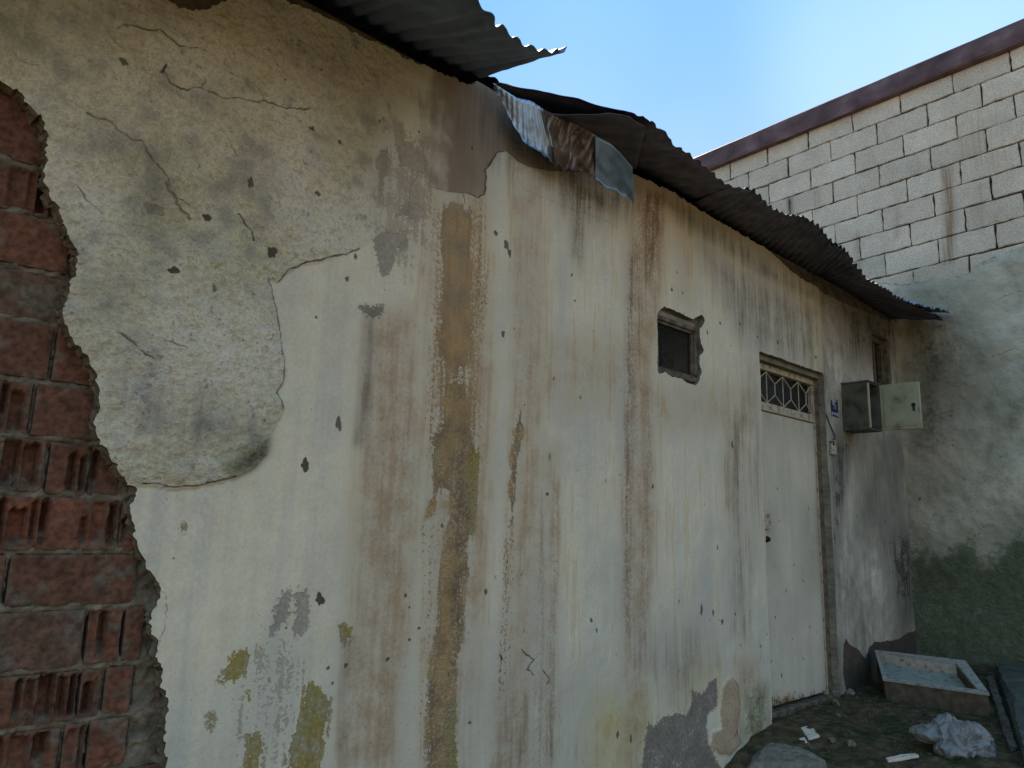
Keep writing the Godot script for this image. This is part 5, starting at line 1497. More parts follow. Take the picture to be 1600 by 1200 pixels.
func make_roof(house: Node3D):
	# big sheet hanging out over the left of the wall
	var o1 := [Vector3(-1.5, 3.02, 0.7), Vector3(0.6, 3.0, 0.7), Vector3(1.2, 3.03, 0.7)] + [Vector3(1.496, 3.15, 0.72), Vector3(1.603, 3.142, 0.72), Vector3(1.665, 3.104, 0.72), Vector3(1.711, 3.103, 0.72), Vector3(1.739, 3.064, 0.72), Vector3(1.798, 3.085, 0.71), Vector3(1.829, 3.068, 0.71), Vector3(1.917, 3.079, 0.71), Vector3(2.022, 3.115, 0.7), Vector3(2.118, 3.159, 0.7), Vector3(2.157, 3.193, 0.7)]
	part("roof_sheet", sheet([Vector3(-1.5, 3.40, -0.04), Vector3(1.9, 3.42, -0.04)] + [Vector3(2.277, 3.4, 0.03)], o1, 0.085, 0.011, 1, 0.010, 16), M.hazed_metal, house)
	# sheets over the middle: one curled up at its left edge, one lying under it
	var o2 := [Vector3(2.905, 3.304, 0.46), Vector3(3.099, 3.334, 0.46), Vector3(3.203, 3.316, 0.46), Vector3(3.3, 3.283, 0.45), Vector3(3.54, 3.281, 0.45), Vector3(3.829, 3.269, 0.44), Vector3(3.99, 3.271, 0.44), Vector3(4.177, 3.314, 0.44)]
	part("roof_sheet", sheet([Vector3(2.9, 3.46, -0.05), Vector3(4.5, 3.42, -0.05)], o2, 0.09, 0.008, 2, 0.012, 14), M.rust, house)
	part("roof_sheet", sheet([Vector3(2.38, 3.44, -0.02), Vector3(3.0, 3.47, -0.10)], [Vector3(2.412, 3.437, 0.03), Vector3(2.581, 3.379, 0.2), Vector3(2.892, 3.294, 0.47)], 0.3, 0.003, 12, 0.003, 10), tinted(M.hazed_metal, Color(0.72, 0.72, 0.82)), house)
	part("roof_sheet", sheet([Vector3(2.55, 3.41, -0.02), Vector3(3.6, 3.40, -0.03)], [Vector3(2.599, 3.289, 0.14), Vector3(2.658, 3.278, 0.22), Vector3(2.706, 3.265, 0.33), Vector3(2.773, 3.276, 0.4), Vector3(2.918, 3.306, 0.45), Vector3(3.069, 3.307, 0.44)], 0.3, 0.005, 3, 0.006, 12), M.rust, house)
	var o3 := [Vector3(3.935, 3.271, 0.42), Vector3(4.159, 3.309, 0.45), Vector3(4.351, 3.286, 0.45), Vector3(4.61, 3.289, 0.45), Vector3(4.845, 3.354, 0.45), Vector3(5.14, 3.35, 0.45), Vector3(5.292, 3.312, 0.45), Vector3(5.485, 3.293, 0.45)]
	part("roof_sheet", sheet([Vector3(4.25, 3.40, -0.05), Vector3(6.1, 3.36, -0.05)], o3, 0.075, 0.013, 4, 0.012, 12), M.rust, house)
	var o4 := [Vector3(5.245, 3.269, 0.45), Vector3(5.485, 3.293, 0.45), Vector3(5.617, 3.269, 0.45), Vector3(5.872, 3.165, 0.46), Vector3(6.25, 3.152, 0.46), Vector3(6.454, 3.157, 0.46), Vector3(6.743, 3.179, 0.46), Vector3(7.043, 3.166, 0.46), Vector3(7.439, 3.207, 0.45), Vector3(7.683, 3.231, 0.44)]
	part("roof_sheet", sheet([Vector3(5.95, 3.38, -0.05), Vector3(7.77, 3.34, -0.05)], o4, 0.075, 0.014, 5, 0.034, 12), M.rust, house)
	# pale newer sheet poking out on top at the far corner
	part("roof_sheet", sheet([Vector3(6.9, 3.43, -0.04), Vector3(7.77, 3.40, -0.04)], [Vector3(6.591, 3.136, 0.5), Vector3(6.8, 3.152, 0.52), Vector3(7.085, 3.191, 0.5), Vector3(7.356, 3.24, 0.5), Vector3(7.708, 3.284, 0.48)], 0.075, 0.012, 6, 0.02, 10), M.zinc, house)
	# the roof behind the eaves
	part("roof_sheet", sheet([Vector3(-1.6, 4.55, -4.6), Vector3(7.78, 4.5, -4.6)], [Vector3(-1.6, 3.47, 0.0), Vector3(7.78, 3.44, 0.0)], 0.09, 0.010, 7, 0.0, 10), M.rust, house)
	# strip of metal that has come loose and hangs down in front of the wall: bright, rusty and grey lengths
	var T := [Vector3(2.315, 3.376, 0.06), Vector3(2.372, 3.347, 0.09), Vector3(2.424, 3.318, 0.12), Vector3(2.504, 3.327, 0.14), Vector3(2.578, 3.304, 0.16)]
	var B := [Vector3(2.333, 3.371, 0.05), Vector3(2.393, 3.287, 0.06), Vector3(2.454, 3.182, 0.08), Vector3(2.514, 3.124, 0.09), Vector3(2.636, 3.093, 0.1), Vector3(2.734, 3.082, 0.1)]
	part("hanging_strip", sheet(T, B, 0.055, 0.004, 8, 0.010, 12), M.zinc, house)
	T = [Vector3(2.563, 3.3, 0.165), Vector3(2.729, 3.283, 0.2), Vector3(2.822, 3.266, 0.23), Vector3(2.903, 3.246, 0.25)]
	B = [Vector3(2.719, 3.079, 0.105), Vector3(2.783, 3.061, 0.11), Vector3(2.899, 3.11, 0.12), Vector3(3.021, 3.079, 0.13), Vector3(3.109, 3.072, 0.13)]
	part("hanging_strip", sheet(T, B, 0.16, 0.008, 9, 0.028, 16), M.mixed, house)
	T = [Vector3(2.871, 3.239, 0.255), Vector3(2.985, 3.231, 0.27), Vector3(3.083, 3.193, 0.28), Vector3(3.156, 3.153, 0.28)]
	B = [Vector3(3.015, 3.087, 0.135), Vector3(3.097, 3.064, 0.14), Vector3(3.21, 3.072, 0.14), Vector3(3.357, 3.059, 0.14)]
	part("hanging_strip", sheet(T, B, 0.3, 0.006, 10, 0.018, 14), M.plate, house)


# ---------------------------------------------------------------- block wall at the end

func make_block_wall():
	var wall := thing("block_wall", "tall grey concrete block wall with cement coat below and rusty cap", "wall")
	var tilt := 0.042
	var pitch := 0.2385
	var courses := Node3D.new()
	courses.name = "blockwork"
	var tones := []
	for v in [1.0, 0.985, 0.97, 0.95, 0.92]:
		var m: StandardMaterial3D = M.wall_e.duplicate()
		m.albedo_color = Color(v, v * lerpf(1.0, 0.99, v), v * 0.99)
		tones.append(m)
	wall.add_child(courses)
	for k in 11:
		var bottom := 5.46 - pitch * k
		var off := 0.17 if k % 2 == 0 else -0.08
		for c in range(-6, 6):
			var z0 := off + 0.489 * c; var z1 := z0 + 0.489
			if z1 < -2.6 or z0 > 2.95: continue
			z0 = maxf(z0, -2.65); z1 = minf(z1, 2.98)
			if k >= 9 and (z0 < -0.4 or k == 10) and z0 > -0.5: continue
			var top := bottom + pitch
			if k == 0: top = bottom + 0.222
			part("block", block_mesh(z0, z1, bottom, top, tilt), tones[rng.randi_range(0, 4)], courses)
	# core: mortar seen in the joints
	var core := start()
	var zA := -2.7; var zB := 3.0
	hexa(core, [Vector3(XC + 0.022, -0.6, zA), Vector3(XC + 0.022, -0.6, zB), Vector3(XC + 0.022, 5.675 + tilt * zB, zB), Vector3(XC + 0.022, 5.675 + tilt * zA, zA), Vector3(XC + 0.24, -0.6, zA), Vector3(XC + 0.24, -0.6, zB), Vector3(XC + 0.24, 5.675 + tilt * zB, zB), Vector3(XC + 0.24, 5.675 + tilt * zA, zA)])
	part("mortar", core.commit(), tinted(M.mortar, Color(0.66, 0.64, 0.60)), wall)
	# cap: a folded sheet of rusty metal with a lip
	var cap := start()
	var n := 24
	var prof := [Vector2(-0.030, 5.665), Vector2(-0.062, 5.672), Vector2(-0.070, 5.70), Vector2(-0.062, 5.80), Vector2(-0.055, 5.895), Vector2(-0.040, 5.910), Vector2(0.30, 5.96), Vector2(0.30, 5.67)]
	for i in n:
		for q in prof.size():
			var q2 := (q + 1) % prof.size()
			var pts := []
			for e in [[i, q], [i + 1, q], [i + 1, q2], [i, q2]]:
				var z := lerpf(-2.72, 3.02, float(e[0]) / n)
				var pr: Vector2 = prof[e[1]]
				var wob := 0.012 * nz.get_noise_2d(z * 1.3, e[1] * 0.7)
				pts.append(Vector3(XC + pr.x + wob * 0.6, pr.y + tilt * z + wob, z))
			quad(cap, pts[0], pts[1], pts[2], pts[3], (pts[0] + pts[2]) * 0.5 - Vector3(XC + 0.12, 5.8 + tilt * pts[0].z, pts[0].z))
	part("metal_cap", cap.commit(), M.cap, wall)
	# cement coat over the lower part
	var cell := 0.018
	var r := Rect2(-0.45, -0.38, 3.4, 4.35)
	var nx := int(r.size.x / cell + 0.5) + 1; var ny := int(r.size.y / cell + 0.5) + 1
	var keep := PackedFloat32Array(); keep.resize(nx * ny)
	var base := keep.duplicate()
	var fl: PackedFloat32Array = sec_e.F.layer
	for j in ny:
		for i in nx:
			var z := r.position.x + i * cell; var y := r.position.y + j * cell
			var k := j * nx + i
			keep[k] = sample(sec_e, fl, z, y) + 0.02 * nz.get_noise_2d(z * 6.0, y * 6.0)
			base[k] = 0.006 + 0.018 * smoothstep(0.0, 0.08, keep[k]) + 0.016 * nz.get_noise_2d(z * 1.8, y * 1.8) + 0.008 * nz.get_noise_2d(z * 7.0, y * 7.0)
			base[k] = maxf(base[k], 0.006)
	var skirt := start()
	var mesh := relief(sec_e, Vector3(XC, 0, 0), Vector3.BACK, Vector3.UP, Vector3.LEFT, r, cell, keep, PackedFloat32Array(), PackedFloat32Array(), base, -0.004, skirt)
	part("cement_coat", mesh, M.wall_e, wall)
	part("coat_edge", skirt.commit(), M.mortar, wall)


func block_mesh(z0: float, z1: float, y0: float, y1: float, tilt: float) -> ArrayMesh:
	# one hollow block's face: chamfered, corners knocked about, uv in the wall sheet
	var st := start()
	var j := 0.009
	var gap := 0.004 + rng.randf() * 0.006
	var a := z0 + gap; var b := z1 - gap * rng.randf_range(0.4, 1.2)
	var lo := y0 + 0.003 + rng.randf() * 0.005; var hi := y1 - 0.003 - rng.randf() * 0.005
	var out := XC - rng.randf_range(-0.004, 0.004)
	var lean := rng.randf_range(-0.003, 0.003)
	var ring0 := []; var ring1 := []; var ring2 := []
	# outline with a few extra points so that the arris is uneven
	var outline := []
	var na := 9; var nb := 4
	for i in na: outline.append(Vector2(lerpf(a, b, float(i) / na), lo))
	for i in nb: outline.append(Vector2(b, lerpf(lo, hi, float(i) / nb)))
	for i in na: outline.append(Vector2(lerpf(b, a, float(i) / na), hi))
	for i in nb: outline.append(Vector2(a, lerpf(hi, lo, float(i) / nb)))
	var c := Vector2((a + b) * 0.5, (lo + hi) * 0.5)
	var chips := rng.randi_range(0, outline.size() - 1) if rng.randf() < 0.75 else -99
	for k in outline.size():
		var p: Vector2 = outline[k] + Vector2(rng.randf_range(-j, j), rng.randf_range(-j, j)) * 0.6
		var d := (c - p)
		var inn := Vector2(signf(d.x) * minf(absf(d.x), 0.006), signf(d.y) * minf(absf(d.y), 0.006)) * rng.randf_range(0.5, 1.6)
		if k == chips or k == chips + 1: inn *= 4.0
		ring0.append(Vector3(XC + 0.03, p.y + tilt * p.x, p.x))
		ring1.append(Vector3(out + 0.007, p.y + tilt * p.x, p.x))
		var q := p + inn
		ring2.append(Vector3(out + lean * (q.x - c.x) / 0.25, q.y + tilt * q.x, q.x))
	var n := outline.size()
	var mid := Vector3(out - 0.001, c.y + tilt * c.x, c.x)
	var emit := func(p: Vector3, q: Vector3, s: Vector3, o: Vector3):
		var nn := (q - p).cross(s - p)
		if nn.dot(o) < 0.0:
			var t := q; q = s; s = t
			nn = -nn
		for v in [p, s, q]:
			st.set_normal(nn.normalized())
			st.set_uv(Vector2((v.z - sec_e.x0) / (sec_e.x1 - sec_e.x0), (sec_e.y1 - v.y) / (sec_e.y1 - sec_e.y0)))
			st.add_vertex(v)
	var bm := Vector3(XC + 0.05, c.y + tilt * c.x, c.x)
	for k in n:
		var k2 := (k + 1) % n
		emit.call(ring2[k], ring2[k2], mid, Vector3.LEFT)
		emit.call(ring1[k], ring1[k2], ring2[k2], ring1[k] - bm)
		emit.call(ring1[k], ring2[k2], ring2[k], ring1[k] - bm)
		emit.call(ring0[k], ring0[k2], ring1[k2], ring1[k] - bm)
		emit.call(ring0[k], ring1[k2], ring1[k], ring1[k] - bm)
	return st.commit()


# ---------------------------------------------------------------- things on the wall

func make_cabinet():
	var t := thing("meter_cabinet", "grey green metal meter cabinet on the wall with its door hanging open", "cabinet", Vector3(6.44, 2.07, 0.0))
	var w := 0.23; var h := 0.40; var d := 0.20
	var st := start()
	box(st, Vector3(0, 0, -0.03), Vector3(0.012, h, d), 0.003)
	box(st, Vector3(w - 0.012, 0, -0.03), Vector3(w, h, d), 0.003)
	box(st, Vector3(0.0125, h - 0.012, -0.03), Vector3(w - 0.0125, h, d - 0.002), 0.003)
	box(st, Vector3(0.0125, 0, -0.03), Vector3(w - 0.0125, 0.012, d - 0.002), 0.003)
	box(st, Vector3(0.0125, 0.0125, -0.03), Vector3(w - 0.0125, h - 0.0125, -0.015))
	part("body", st.commit(), M.cabinet, t)
	var lip := start()
	box(lip, Vector3(-0.004, 0.012, d - 0.016), Vector3(0.016, h - 0.012, d + 0.003), 0.005)
	part("front_lip", lip.commit(), M.cabinet_door, t)
	var top := start()
	box(top, Vector3(-0.012, h + 0.001, -0.03), Vector3(w + 0.012, h + 0.012, d + 0.012), 0.004, 0.004)
	part("rain_cover", top.commit(), M.rust, t)
	var m := start()
	box(m, Vector3(0.05, 0.12, -0.0145), Vector3(w - 0.05, 0.33, 0.07), 0.012)
	part("meter", m.commit(), M.black, t)
	# the door stands at a right angle to the wall, hinged at the far front edge
	var dn := Node3D.new()
	dn.name = "cabinet_door"
	dn.position = Vector3(w - 0.006, 0.0, d + 0.003)
	dn.rotation.y = 0.05
	t.add_child(dn)
	var ds := start()
	box(ds, Vector3(-0.010, 0.008, 0.0), Vector3(0.004, h - 0.004, 0.31), 0.004)
	box(ds, Vector3(-0.0145, 0.035, 0.03), Vector3(-0.0105, h - 0.03, 0.282), 0.002)
	box(ds, Vector3(0.0045, 0.012, 0.297), Vector3(0.022, h - 0.008, 0.31), 0.003)
	part("door_panel", ds.commit(), M.cabinet_door, dn)
	var lk := start()
	tube(lk, [Vector3(-0.0105, 0.205, 0.262), Vector3(-0.022, 0.205, 0.262)], 0.016, 12)
	box(lk, Vector3(-0.021, 0.155, 0.252), Vector3(-0.0108, 0.192, 0.270), 0.003)
	part("lock", lk.commit(), M.black, dn)


func make_small_wall_things():
	# house number plate
	var p := thing("number_plate", "small dark blue enamel house number plate 11 right of the door", "house number", Vector3(6.215, 2.17, -0.029))
	var st := start()
	box(st, Vector3(0, 0, -0.004), Vector3(0.145, 0.152, 0.004), 0.003)
	part("plate", st.commit(), M.blue, p)
	var tm := TextMesh.new()
	tm.text = "11"
	var font := SystemFont.new()
	font.font_names = PackedStringArray(["Droid Sans"])
	tm.font = font
	tm.font_size = 32
	tm.pixel_size = 0.0018
	tm.depth = 0.002
	tm.curve_step = 1.0
	part("digits", tm, M.white, p, Vector3(0.075, 0.086, 0.0055))
	for b in [[0.012, 0.042, 0.012, 0.038], [0.055, 0.085, 0.016, 0.038], [0.100, 0.135, 0.012, 0.040], [0.02, 0.125, 0.134, 0.140]]:
		var q := start()
		box(q, Vector3(b[0], b[2], 0.0042), Vector3(b[1], b[3], 0.0056))
		part("worn_print", q.commit(), tinted(M.white, Color(0.6, 0.6, 0.68)), p)
	# bell push with its cable
	var bell := thing("bell_push", "small pale plastic bell push below the house number plate", "bell push", Vector3(6.165, 1.85, -0.03))
	var b1 := start()
	box(b1, Vector3(0, 0, -0.004), Vector3(0.085, 0.12, 0.022), 0.006)
	part("housing", b1.commit(), M.frame, bell)
	var b2 := start()
	box(b2, Vector3(0.012, 0.075, 0.0225), Vector3(0.04, 0.112, 0.026), 0.003)
	part("push_button", b2.commit(), M.black, bell)
	var b3 := start()
	box(b3, Vector3(0.01, 0.030, 0.0225), Vector3(0.024, 0.042, 0.026), 0.002)
	part("screw", b3.commit(), M.black, bell)
	var cb := start()
	var pts := [Vector3(6.116, 2.257, -0.06), Vector3(6.073, 2.2, -0.022), Vector3(6.127, 2.16, -0.022), Vector3(6.174, 2.091, -0.02), Vector3(6.223, 2.038, -0.018), Vector3(6.25, 2.004, -0.016), Vector3(6.231, 1.981, -0.014), Vector3(6.176, 1.96, -0.012), Vector3(6.146, 1.941, -0.01)]
	tube(cb, pts, 0.0045, 6)
	var cable := part("cable", cb.commit(), M.cable, self)
	tagged(cable, "thin dark cable sagging from the door frame to the bell push", "cable")


# ---------------------------------------------------------------- junk on the ground

func make_junk():
	# shallow wooden drawer, tilted, its white paint flaking
	var t := thing("drawer", "old wooden drawer with flaking white rim lying tilted in the corner", "drawer")
	var top := [Vector3(6.19, 0.165, 0.28), Vector3(6.23, 0.165, 0.95), Vector3(6.76, 0.285, 0.66), Vector3(6.72, 0.285, 0.02)]   # front left, front right, back right, back left
	var down := Vector3(0.02, -0.185, 0.0)
	var names := ["front_board", "right_board", "back_board", "left_board"]
	var c := Vector3.ZERO
	for v in top: c += v / 4.0
	var inn := []
	for v in top: inn.append(v + (c - v).normalized() * 0.022)
	inn[1] = top[1] + (c - top[1]).normalized() * 0.085
	inn[2] = top[2] + (c - top[2]).normalized() * 0.075
	for k in 4:
		var k2 := (k + 1) % 4
		var st := start()
		hexa(st, [top[k] - Vector3(0, 0.012, 0), top[k2] - Vector3(0, 0.012, 0), inn[k2] - Vector3(0, 0.012, 0), inn[k] - Vector3(0, 0.012, 0), top[k] + down, top[k2] + down, inn[k2] + down, inn[k] + down])
		part(names[k], st.commit(), M.weathered if k != 2 else M.white_chip, t)
		# rim
		var rim := start()
		var q0: Vector3 = top[k] + (top[k] - c).normalized() * 0.012; var q1: Vector3 = top[k2] + (top[k2] - c).normalized() * 0.012
		var up := Vector3(0, 0.004 + 0.002 * k, 0)
		var seg := 6
		for i in seg:
			var a := float(i) / seg; var b := float(i + 1) / seg
			var w := 0.008 * nz.get_noise_2d(i * 3.3 + k * 9.0, 2.0)
			hexa(rim, [q0.lerp(q1, a) + up, q0.lerp(q1, b) + up, inn[k].lerp(inn[k2], b) + up + Vector3(w, w * 0.5, 0), inn[k].lerp(inn[k2], a) + up + Vector3(w, w * 0.5, 0), q0.lerp(q1, a) - Vector3(0, 0.011, 0), q0.lerp(q1, b) - Vector3(0, 0.011, 0), inn[k].lerp(inn[k2], b) - Vector3(0, 0.011, 0), inn[k].lerp(inn[k2], a) - Vector3(0, 0.011, 0)])
		part("rim", rim.commit(), tinted(M.white_chip, Color(0.86, 0.87, 0.88)), t)
	var fl := start()
	var dn := Vector3(0, -0.085, 0)
	hexa(fl, [inn[0] + dn, inn[1] + dn, inn[2] + dn, inn[3] + dn, inn[0] + dn - Vector3(0, 0.015, 0), inn[1] + dn - Vector3(0, 0.015, 0), inn[2] + dn - Vector3(0, 0.015, 0), inn[3] + dn - Vector3(0, 0.015, 0)])
	part("drawer_bottom", fl.commit(), tinted(M.white_chip, Color(0.82, 0.86, 0.86)), t)
	# plastic bag
	make_bag()
	# broken white tiles
	var t1 := [Vector3(5.106, -0.05, 0.144), Vector3(5.214, -0.046, 0.167), Vector3(5.053, -0.062, 0.301), Vector3(4.983, -0.078, 0.262)]
	slab_thing("tile_shard", "square broken white tile lying before the door sill", "tile", t1, 0.016, M.tile, 0.012, "broken white tiles")
	var t2 := [Vector3(4.994, -0.074, 0.133), Vector3(5.024, -0.068, 0.209), Vector3(4.949, -0.085, 0.273), Vector3(4.873, -0.102, 0.242)]
	slab_thing("tile_shard", "narrower white tile shard tucked under the square one", "tile", t2, 0.012, M.tile, 0.004, "broken white tiles")
	var t3 := [Vector3(4.946, -0.086, 0.249), Vector3(4.973, -0.08, 0.262), Vector3(4.878, -0.101, 0.339), Vector3(4.886, -0.1, 0.315)]
	slab_thing("wood_splinter", "short brown splinter beside the white tile shards", "splinter", t3, 0.01, M.old_wood, 0.004)
	# flat grey stone in front
	var t4 := [Vector3(4.412, -0.218, 0.138), Vector3(4.609, -0.167, 0.093), Vector3(4.74, -0.133, 0.11), Vector3(4.777, -0.124, 0.218), Vector3(4.782, -0.124, 0.347), Vector3(4.711, -0.141, 0.488), Vector3(4.625, -0.163, 0.548)]
	slab_thing("paving_stone", "flat grey stone slab in the earth at the foot of the wall", "paving stone", t4, 0.12, M.stone, 0.07)
	var t5 := [Vector3(4.937, -0.088, 0.75), Vector3(5.018, -0.07, 0.804), Vector3(5.063, -0.059, 0.873), Vector3(5.047, -0.062, 0.893), Vector3(4.969, -0.08, 0.828), Vector3(4.912, -0.093, 0.77)]
	slab_thing("wood_chip", "pale splintered stick on the mossy ground before the bag", "stick", t5, 0.014, M.tile, 0.022)
	# slab along the right
	var t6 := [Vector3(7.483, 0.108, 0.671), Vector3(7.873, 0.14, 0.964), Vector3(5.425, -0.05, 1.685), Vector3(5.224, -0.05, 1.381), Vector3(5.772, -0.021, 1.218), Vector3(6.681, 0.038, 0.936)]
	slab_thing("concrete_slab", "smooth dark green grey concrete slab along the right edge", "concrete slab", t6, 0.13, M.slab, 0.10)
	var t7 := [Vector3(7.319, 0.092, 0.644), Vector3(7.391, 0.099, 0.676), Vector3(6.261, 0.008, 1.045), Vector3(5.563, -0.032, 1.266), Vector3(5.469, -0.036, 1.256), Vector3(6.458, 0.022, 0.928)]
	slab_thing("board", "narrow dark board lying along the concrete slab", "board", t7, 0.04, M.old_wood, 0.03)
	# rubble at the foot of the wall and by the sill
	var where := [Vector3(4.712, -0.14, -0.051), Vector3(4.8, -0.119, -0.032), Vector3(4.889, -0.098, -0.013), Vector3(4.9, -0.097, 0.044), Vector3(4.871, -0.103, 0.103), Vector3(4.77, -0.126, 0.06), Vector3(4.598, -0.169, -0.031), Vector3(6.214, 0.005, 0.008), Vector3(6.144, 0, 0.094), Vector3(5.896, -0.015, 0.037), Vector3(5.412, -0.037, 1.071), Vector3(5.764, -0.021, 1.028), Vector3(5.569, -0.029, 0.197), Vector3(5.036, -0.065, 0.386), Vector3(5.034, -0.066, 0.507)]
	for k in where.size():
		var st := start()
		var s := rng.randf_range(0.018, 0.055) if k < 8 else rng.randf_range(0.012, 0.03)
		lump(st, s, k)
		var o := part("rubble_stone", st.commit(), M.stone if k % 3 else M.mortar, self, where[k] + Vector3(0, s * 0.25, 0))
		o.rotation = Vector3(rng.randf() * 6.0, rng.randf() * 6.0, 0)
		tagged(o, "small lump of broken plaster or stone on the dark ground near the door", "stone", "lumps of rubble at the foot of the walls")
	# pale grit and moss
	var grit := start()
	lump(grit, 1.0, 40)
	scatter("grit", grit.commit(), tinted(M.stone, Color(0.72, 0.70, 0.64)), 1700, 0.003, 0.015, "pale grit scattered over the dark ground", 0.0)
	var blade := start()
	for k in 7:
		var a := k * 0.9
		var base := Vector3(cos(a), 0, sin(a)) * 0.35
		tri(blade, base + Vector3(0.08, 0, 0), base - Vector3(0.08, 0, 0), base * 2.2 + Vector3(0, 1.0 + 0.3 * sin(k * 2.0), 0))
		tri(blade, base + Vector3(0, 0, 0.08), base - Vector3(0, 0, 0.08), base * 1.6 + Vector3(0, 0.8, 0))
	scatter("moss", blade.commit(), M.grass, 5200, 0.006, 0.020, "short moss and grass on the damp ground", 0.12)


func scatter(called: String, mesh: Mesh, mat: Material, count: int, lo: float, hi: float, label: String, patch: float):
	var mm := MultiMesh.new()
	mm.transform_format = MultiMesh.TRANSFORM_3D
	mm.mesh = mesh
	var list := []
	var guard := 0
	while list.size() < count and guard < count * 20:
		guard += 1
		var x := rng.randf_range(4.2, 7.7); var z := rng.randf_range(0.03, 2.2)
		if patch > 0.0 and nz.get_noise_2d(x * 2.4 + 40.0, z * 2.4) < patch * rng.randf_range(-0.5, 1.5): continue
		var s := lerpf(lo, hi, pow(rng.randf(), 2.0))
		var y := ground_y(x, z) + 0.025 * nz.get_noise_2d(x * 1.7, z * 1.7) + 0.014 * nz.get_noise_2d(x * 7.0, z * 7.0)
		list.append(Transform3D(Basis.from_euler(Vector3(rng.randf_range(-0.3, 0.3), rng.randf() * TAU, rng.randf_range(-0.3, 0.3))).scaled(Vector3.ONE * s), Vector3(x, y, z)))
	mm.instance_count = list.size()
	for i in list.size(): mm.set_instance_transform(i, list[i])
	var o := MultiMeshInstance3D.new()
	o.name = called
	o.multimesh = mm
	o.material_override = mat
	add_child(o, true)
	tagged(o, label, "", "", "stuff")


func lump(st: SurfaceTool, s: float, sd: int):
	var nu := 9; var nv := 6
	var g := []
	for j in nv + 1:
		var row := []
		for i in nu:
			var a := TAU * i / nu; var b := PI * j / nv
			var d := Vector3(sin(b) * cos(a), cos(b) * 0.7, sin(b) * sin(a))
			row.append(d * s * (1.0 + 0.9 * nz.get_noise_3d(d.x * 1.4 + sd * 5.0, d.y * 1.4, d.z * 1.4)))
		g.append(row)
	for j in nv:
		for i in nu:
			var i2 := (i + 1) % nu
			quad(st, g[j][i], g[j][i2], g[j + 1][i2], g[j + 1][i], g[j][i] + g[j + 1][i2])


func slab_thing(called: String, label: String, category: String, outline: Array, thick: float, mat: Material, lift: float, group := ""):
	# a flat piece with an irregular edge lying on the ground
	var st := start()
	var pts := []
	var n := outline.size()
	for k in n:
		var a: Vector3 = outline[k]; var b: Vector3 = outline[(k + 1) % n]
		var m := maxi(2, int(a.distance_to(b) / 0.04))
		for i in m:
			var p := a.lerp(b, float(i) / m)
			p += Vector3(nz.get_noise_2d(p.x * 20.0, p.z * 20.0), 0, nz.get_noise_2d(p.x * 20.0 + 8.0, p.z * 20.0)) * minf(0.016, thick * 0.35)
			pts.append(p + Vector3(0, lift, 0))
	var c := Vector3.ZERO
	for p in pts: c += p / pts.size()
	n = pts.size()
	for k in n:
		var a: Vector3 = pts[k]; var b: Vector3 = pts[(k + 1) % n]
		var ia := a.lerp(c, minf(0.3, thick * 0.4 / maxf(a.distance_to(c), 0.01))); var ib := b.lerp(c, minf(0.3, thick * 0.4 / maxf(b.distance_to(c), 0.01)))
		var low := Vector3(0, thick * 0.25, 0)
		tri(st, ia, ib, c, Vector3.UP)
		quad(st, a - low, b - low, ib, ia, Vector3.UP)
		quad(st, a - low, b - low, b - Vector3(0, thick, 0), a - Vector3(0, thick, 0), (a + b) * 0.5 - c)
		tri(st, a - Vector3(0, thick, 0), b - Vector3(0, thick, 0), c - Vector3(0, thick, 0), Vector3.DOWN)
	var o := part(called, st.commit(), mat, self)
	tagged(o, label, category, group)


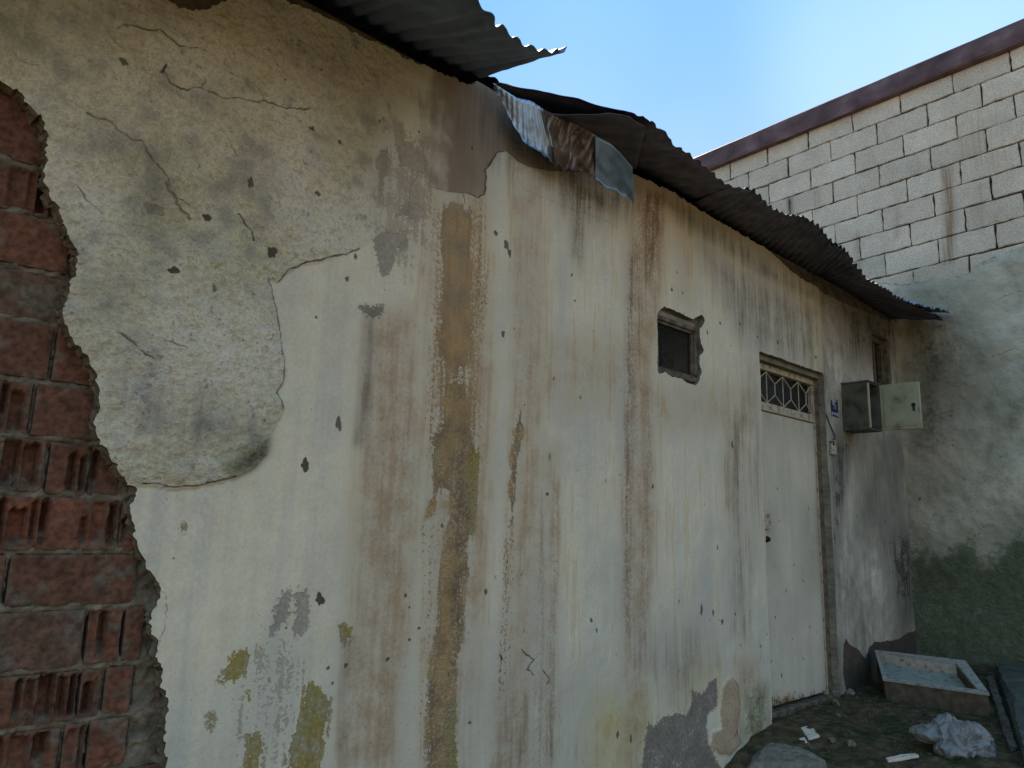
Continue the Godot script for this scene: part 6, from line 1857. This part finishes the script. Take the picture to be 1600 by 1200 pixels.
func make_bag():
	# crumpled bag: a slumped bulk with soft folds
	var at := [Vector3(5.332, -0.04, 0.991)][0] as Vector3
	var nu := 150; var nv := 80
	var bulges := [[Vector3(0, 0.02, 0.03), Vector3(0.12, 0.095, 0.12)], [Vector3(0.01, -0.01, 0.13), Vector3(0.09, 0.11, 0.075)], [Vector3(-0.02, 0.04, -0.12), Vector3(0.075, 0.05, 0.10)], [Vector3(0.0, 0.10, -0.03), Vector3(0.045, 0.055, 0.05)], [Vector3(-0.09, -0.02, 0.0), Vector3(0.07, 0.045, 0.09)], [Vector3(-0.03, 0.09, 0.10), Vector3(0.06, 0.05, 0.05)]]
	var vs := PackedVector3Array(); var ix := PackedInt32Array()
	for j in nv + 1:
		for i in nu + 1:
			var a := TAU * i / nu
			var b := PI * j / nv
			var d := Vector3(sin(b) * cos(a), cos(b), sin(b) * sin(a))
			# farthest reach of the bulges this way, softly joined
			var sum := 0.0
			for q in bulges:
				var c: Vector3 = q[0]; var rr: Vector3 = q[1]
				var dd := d / rr; var cc := c / rr
				var dc := dd.dot(cc); var d2 := dd.dot(dd)
				var disc := dc * dc - d2 * (cc.dot(cc) - 1.0)
				if disc > 0.0: sum += exp(60.0 * maxf((dc + sqrt(disc)) / d2, 0.0))
			var p := d * (log(maxf(sum, 1.0)) / 60.0 + 0.02)
			var w := p + Vector3(nz2.get_noise_3d(p.x * 9.0, p.y * 9.0, p.z * 9.0), 0.0, nz2.get_noise_3d(p.x * 9.0 + 5.0, p.y * 9.0, p.z * 9.0)) * 0.05
			var f1 := 1.0 - 2.0 * absf(nz2.get_noise_3d(w.x * 9.0, w.y * 6.0, w.z * 9.0))
			var f2 := 1.0 - 2.0 * absf(nz2.get_noise_3d(w.x * 22.0 + 4.0, w.y * 14.0, w.z * 22.0))
			p += d * (0.022 * f1 + 0.010 * f2)
			var x := p.x; var y := maxf(p.y + 0.04, -0.03); var z := p.z
			vs.append(Vector3(x, y, z))
	for j in nv:
		for i in nu:
			var k := j * (nu + 1) + i
			ix.append_array(PackedInt32Array([k, k + 1, k + nu + 2, k, k + nu + 2, k + nu + 1]))
	var arr := []
	arr.resize(Mesh.ARRAY_MAX)
	arr[Mesh.ARRAY_VERTEX] = vs; arr[Mesh.ARRAY_INDEX] = ix
	var st := SurfaceTool.new()
	st.create_from_arrays(arr)
	st.generate_normals()
	var o := part("plastic_bag", st.commit(), M.bag, self, at)
	o.rotation.y = 0.3
	o.scale = Vector3.ONE * 0.88
	tagged(o, "crumpled pale plastic bag slumped on the ground before the drawer", "bag")
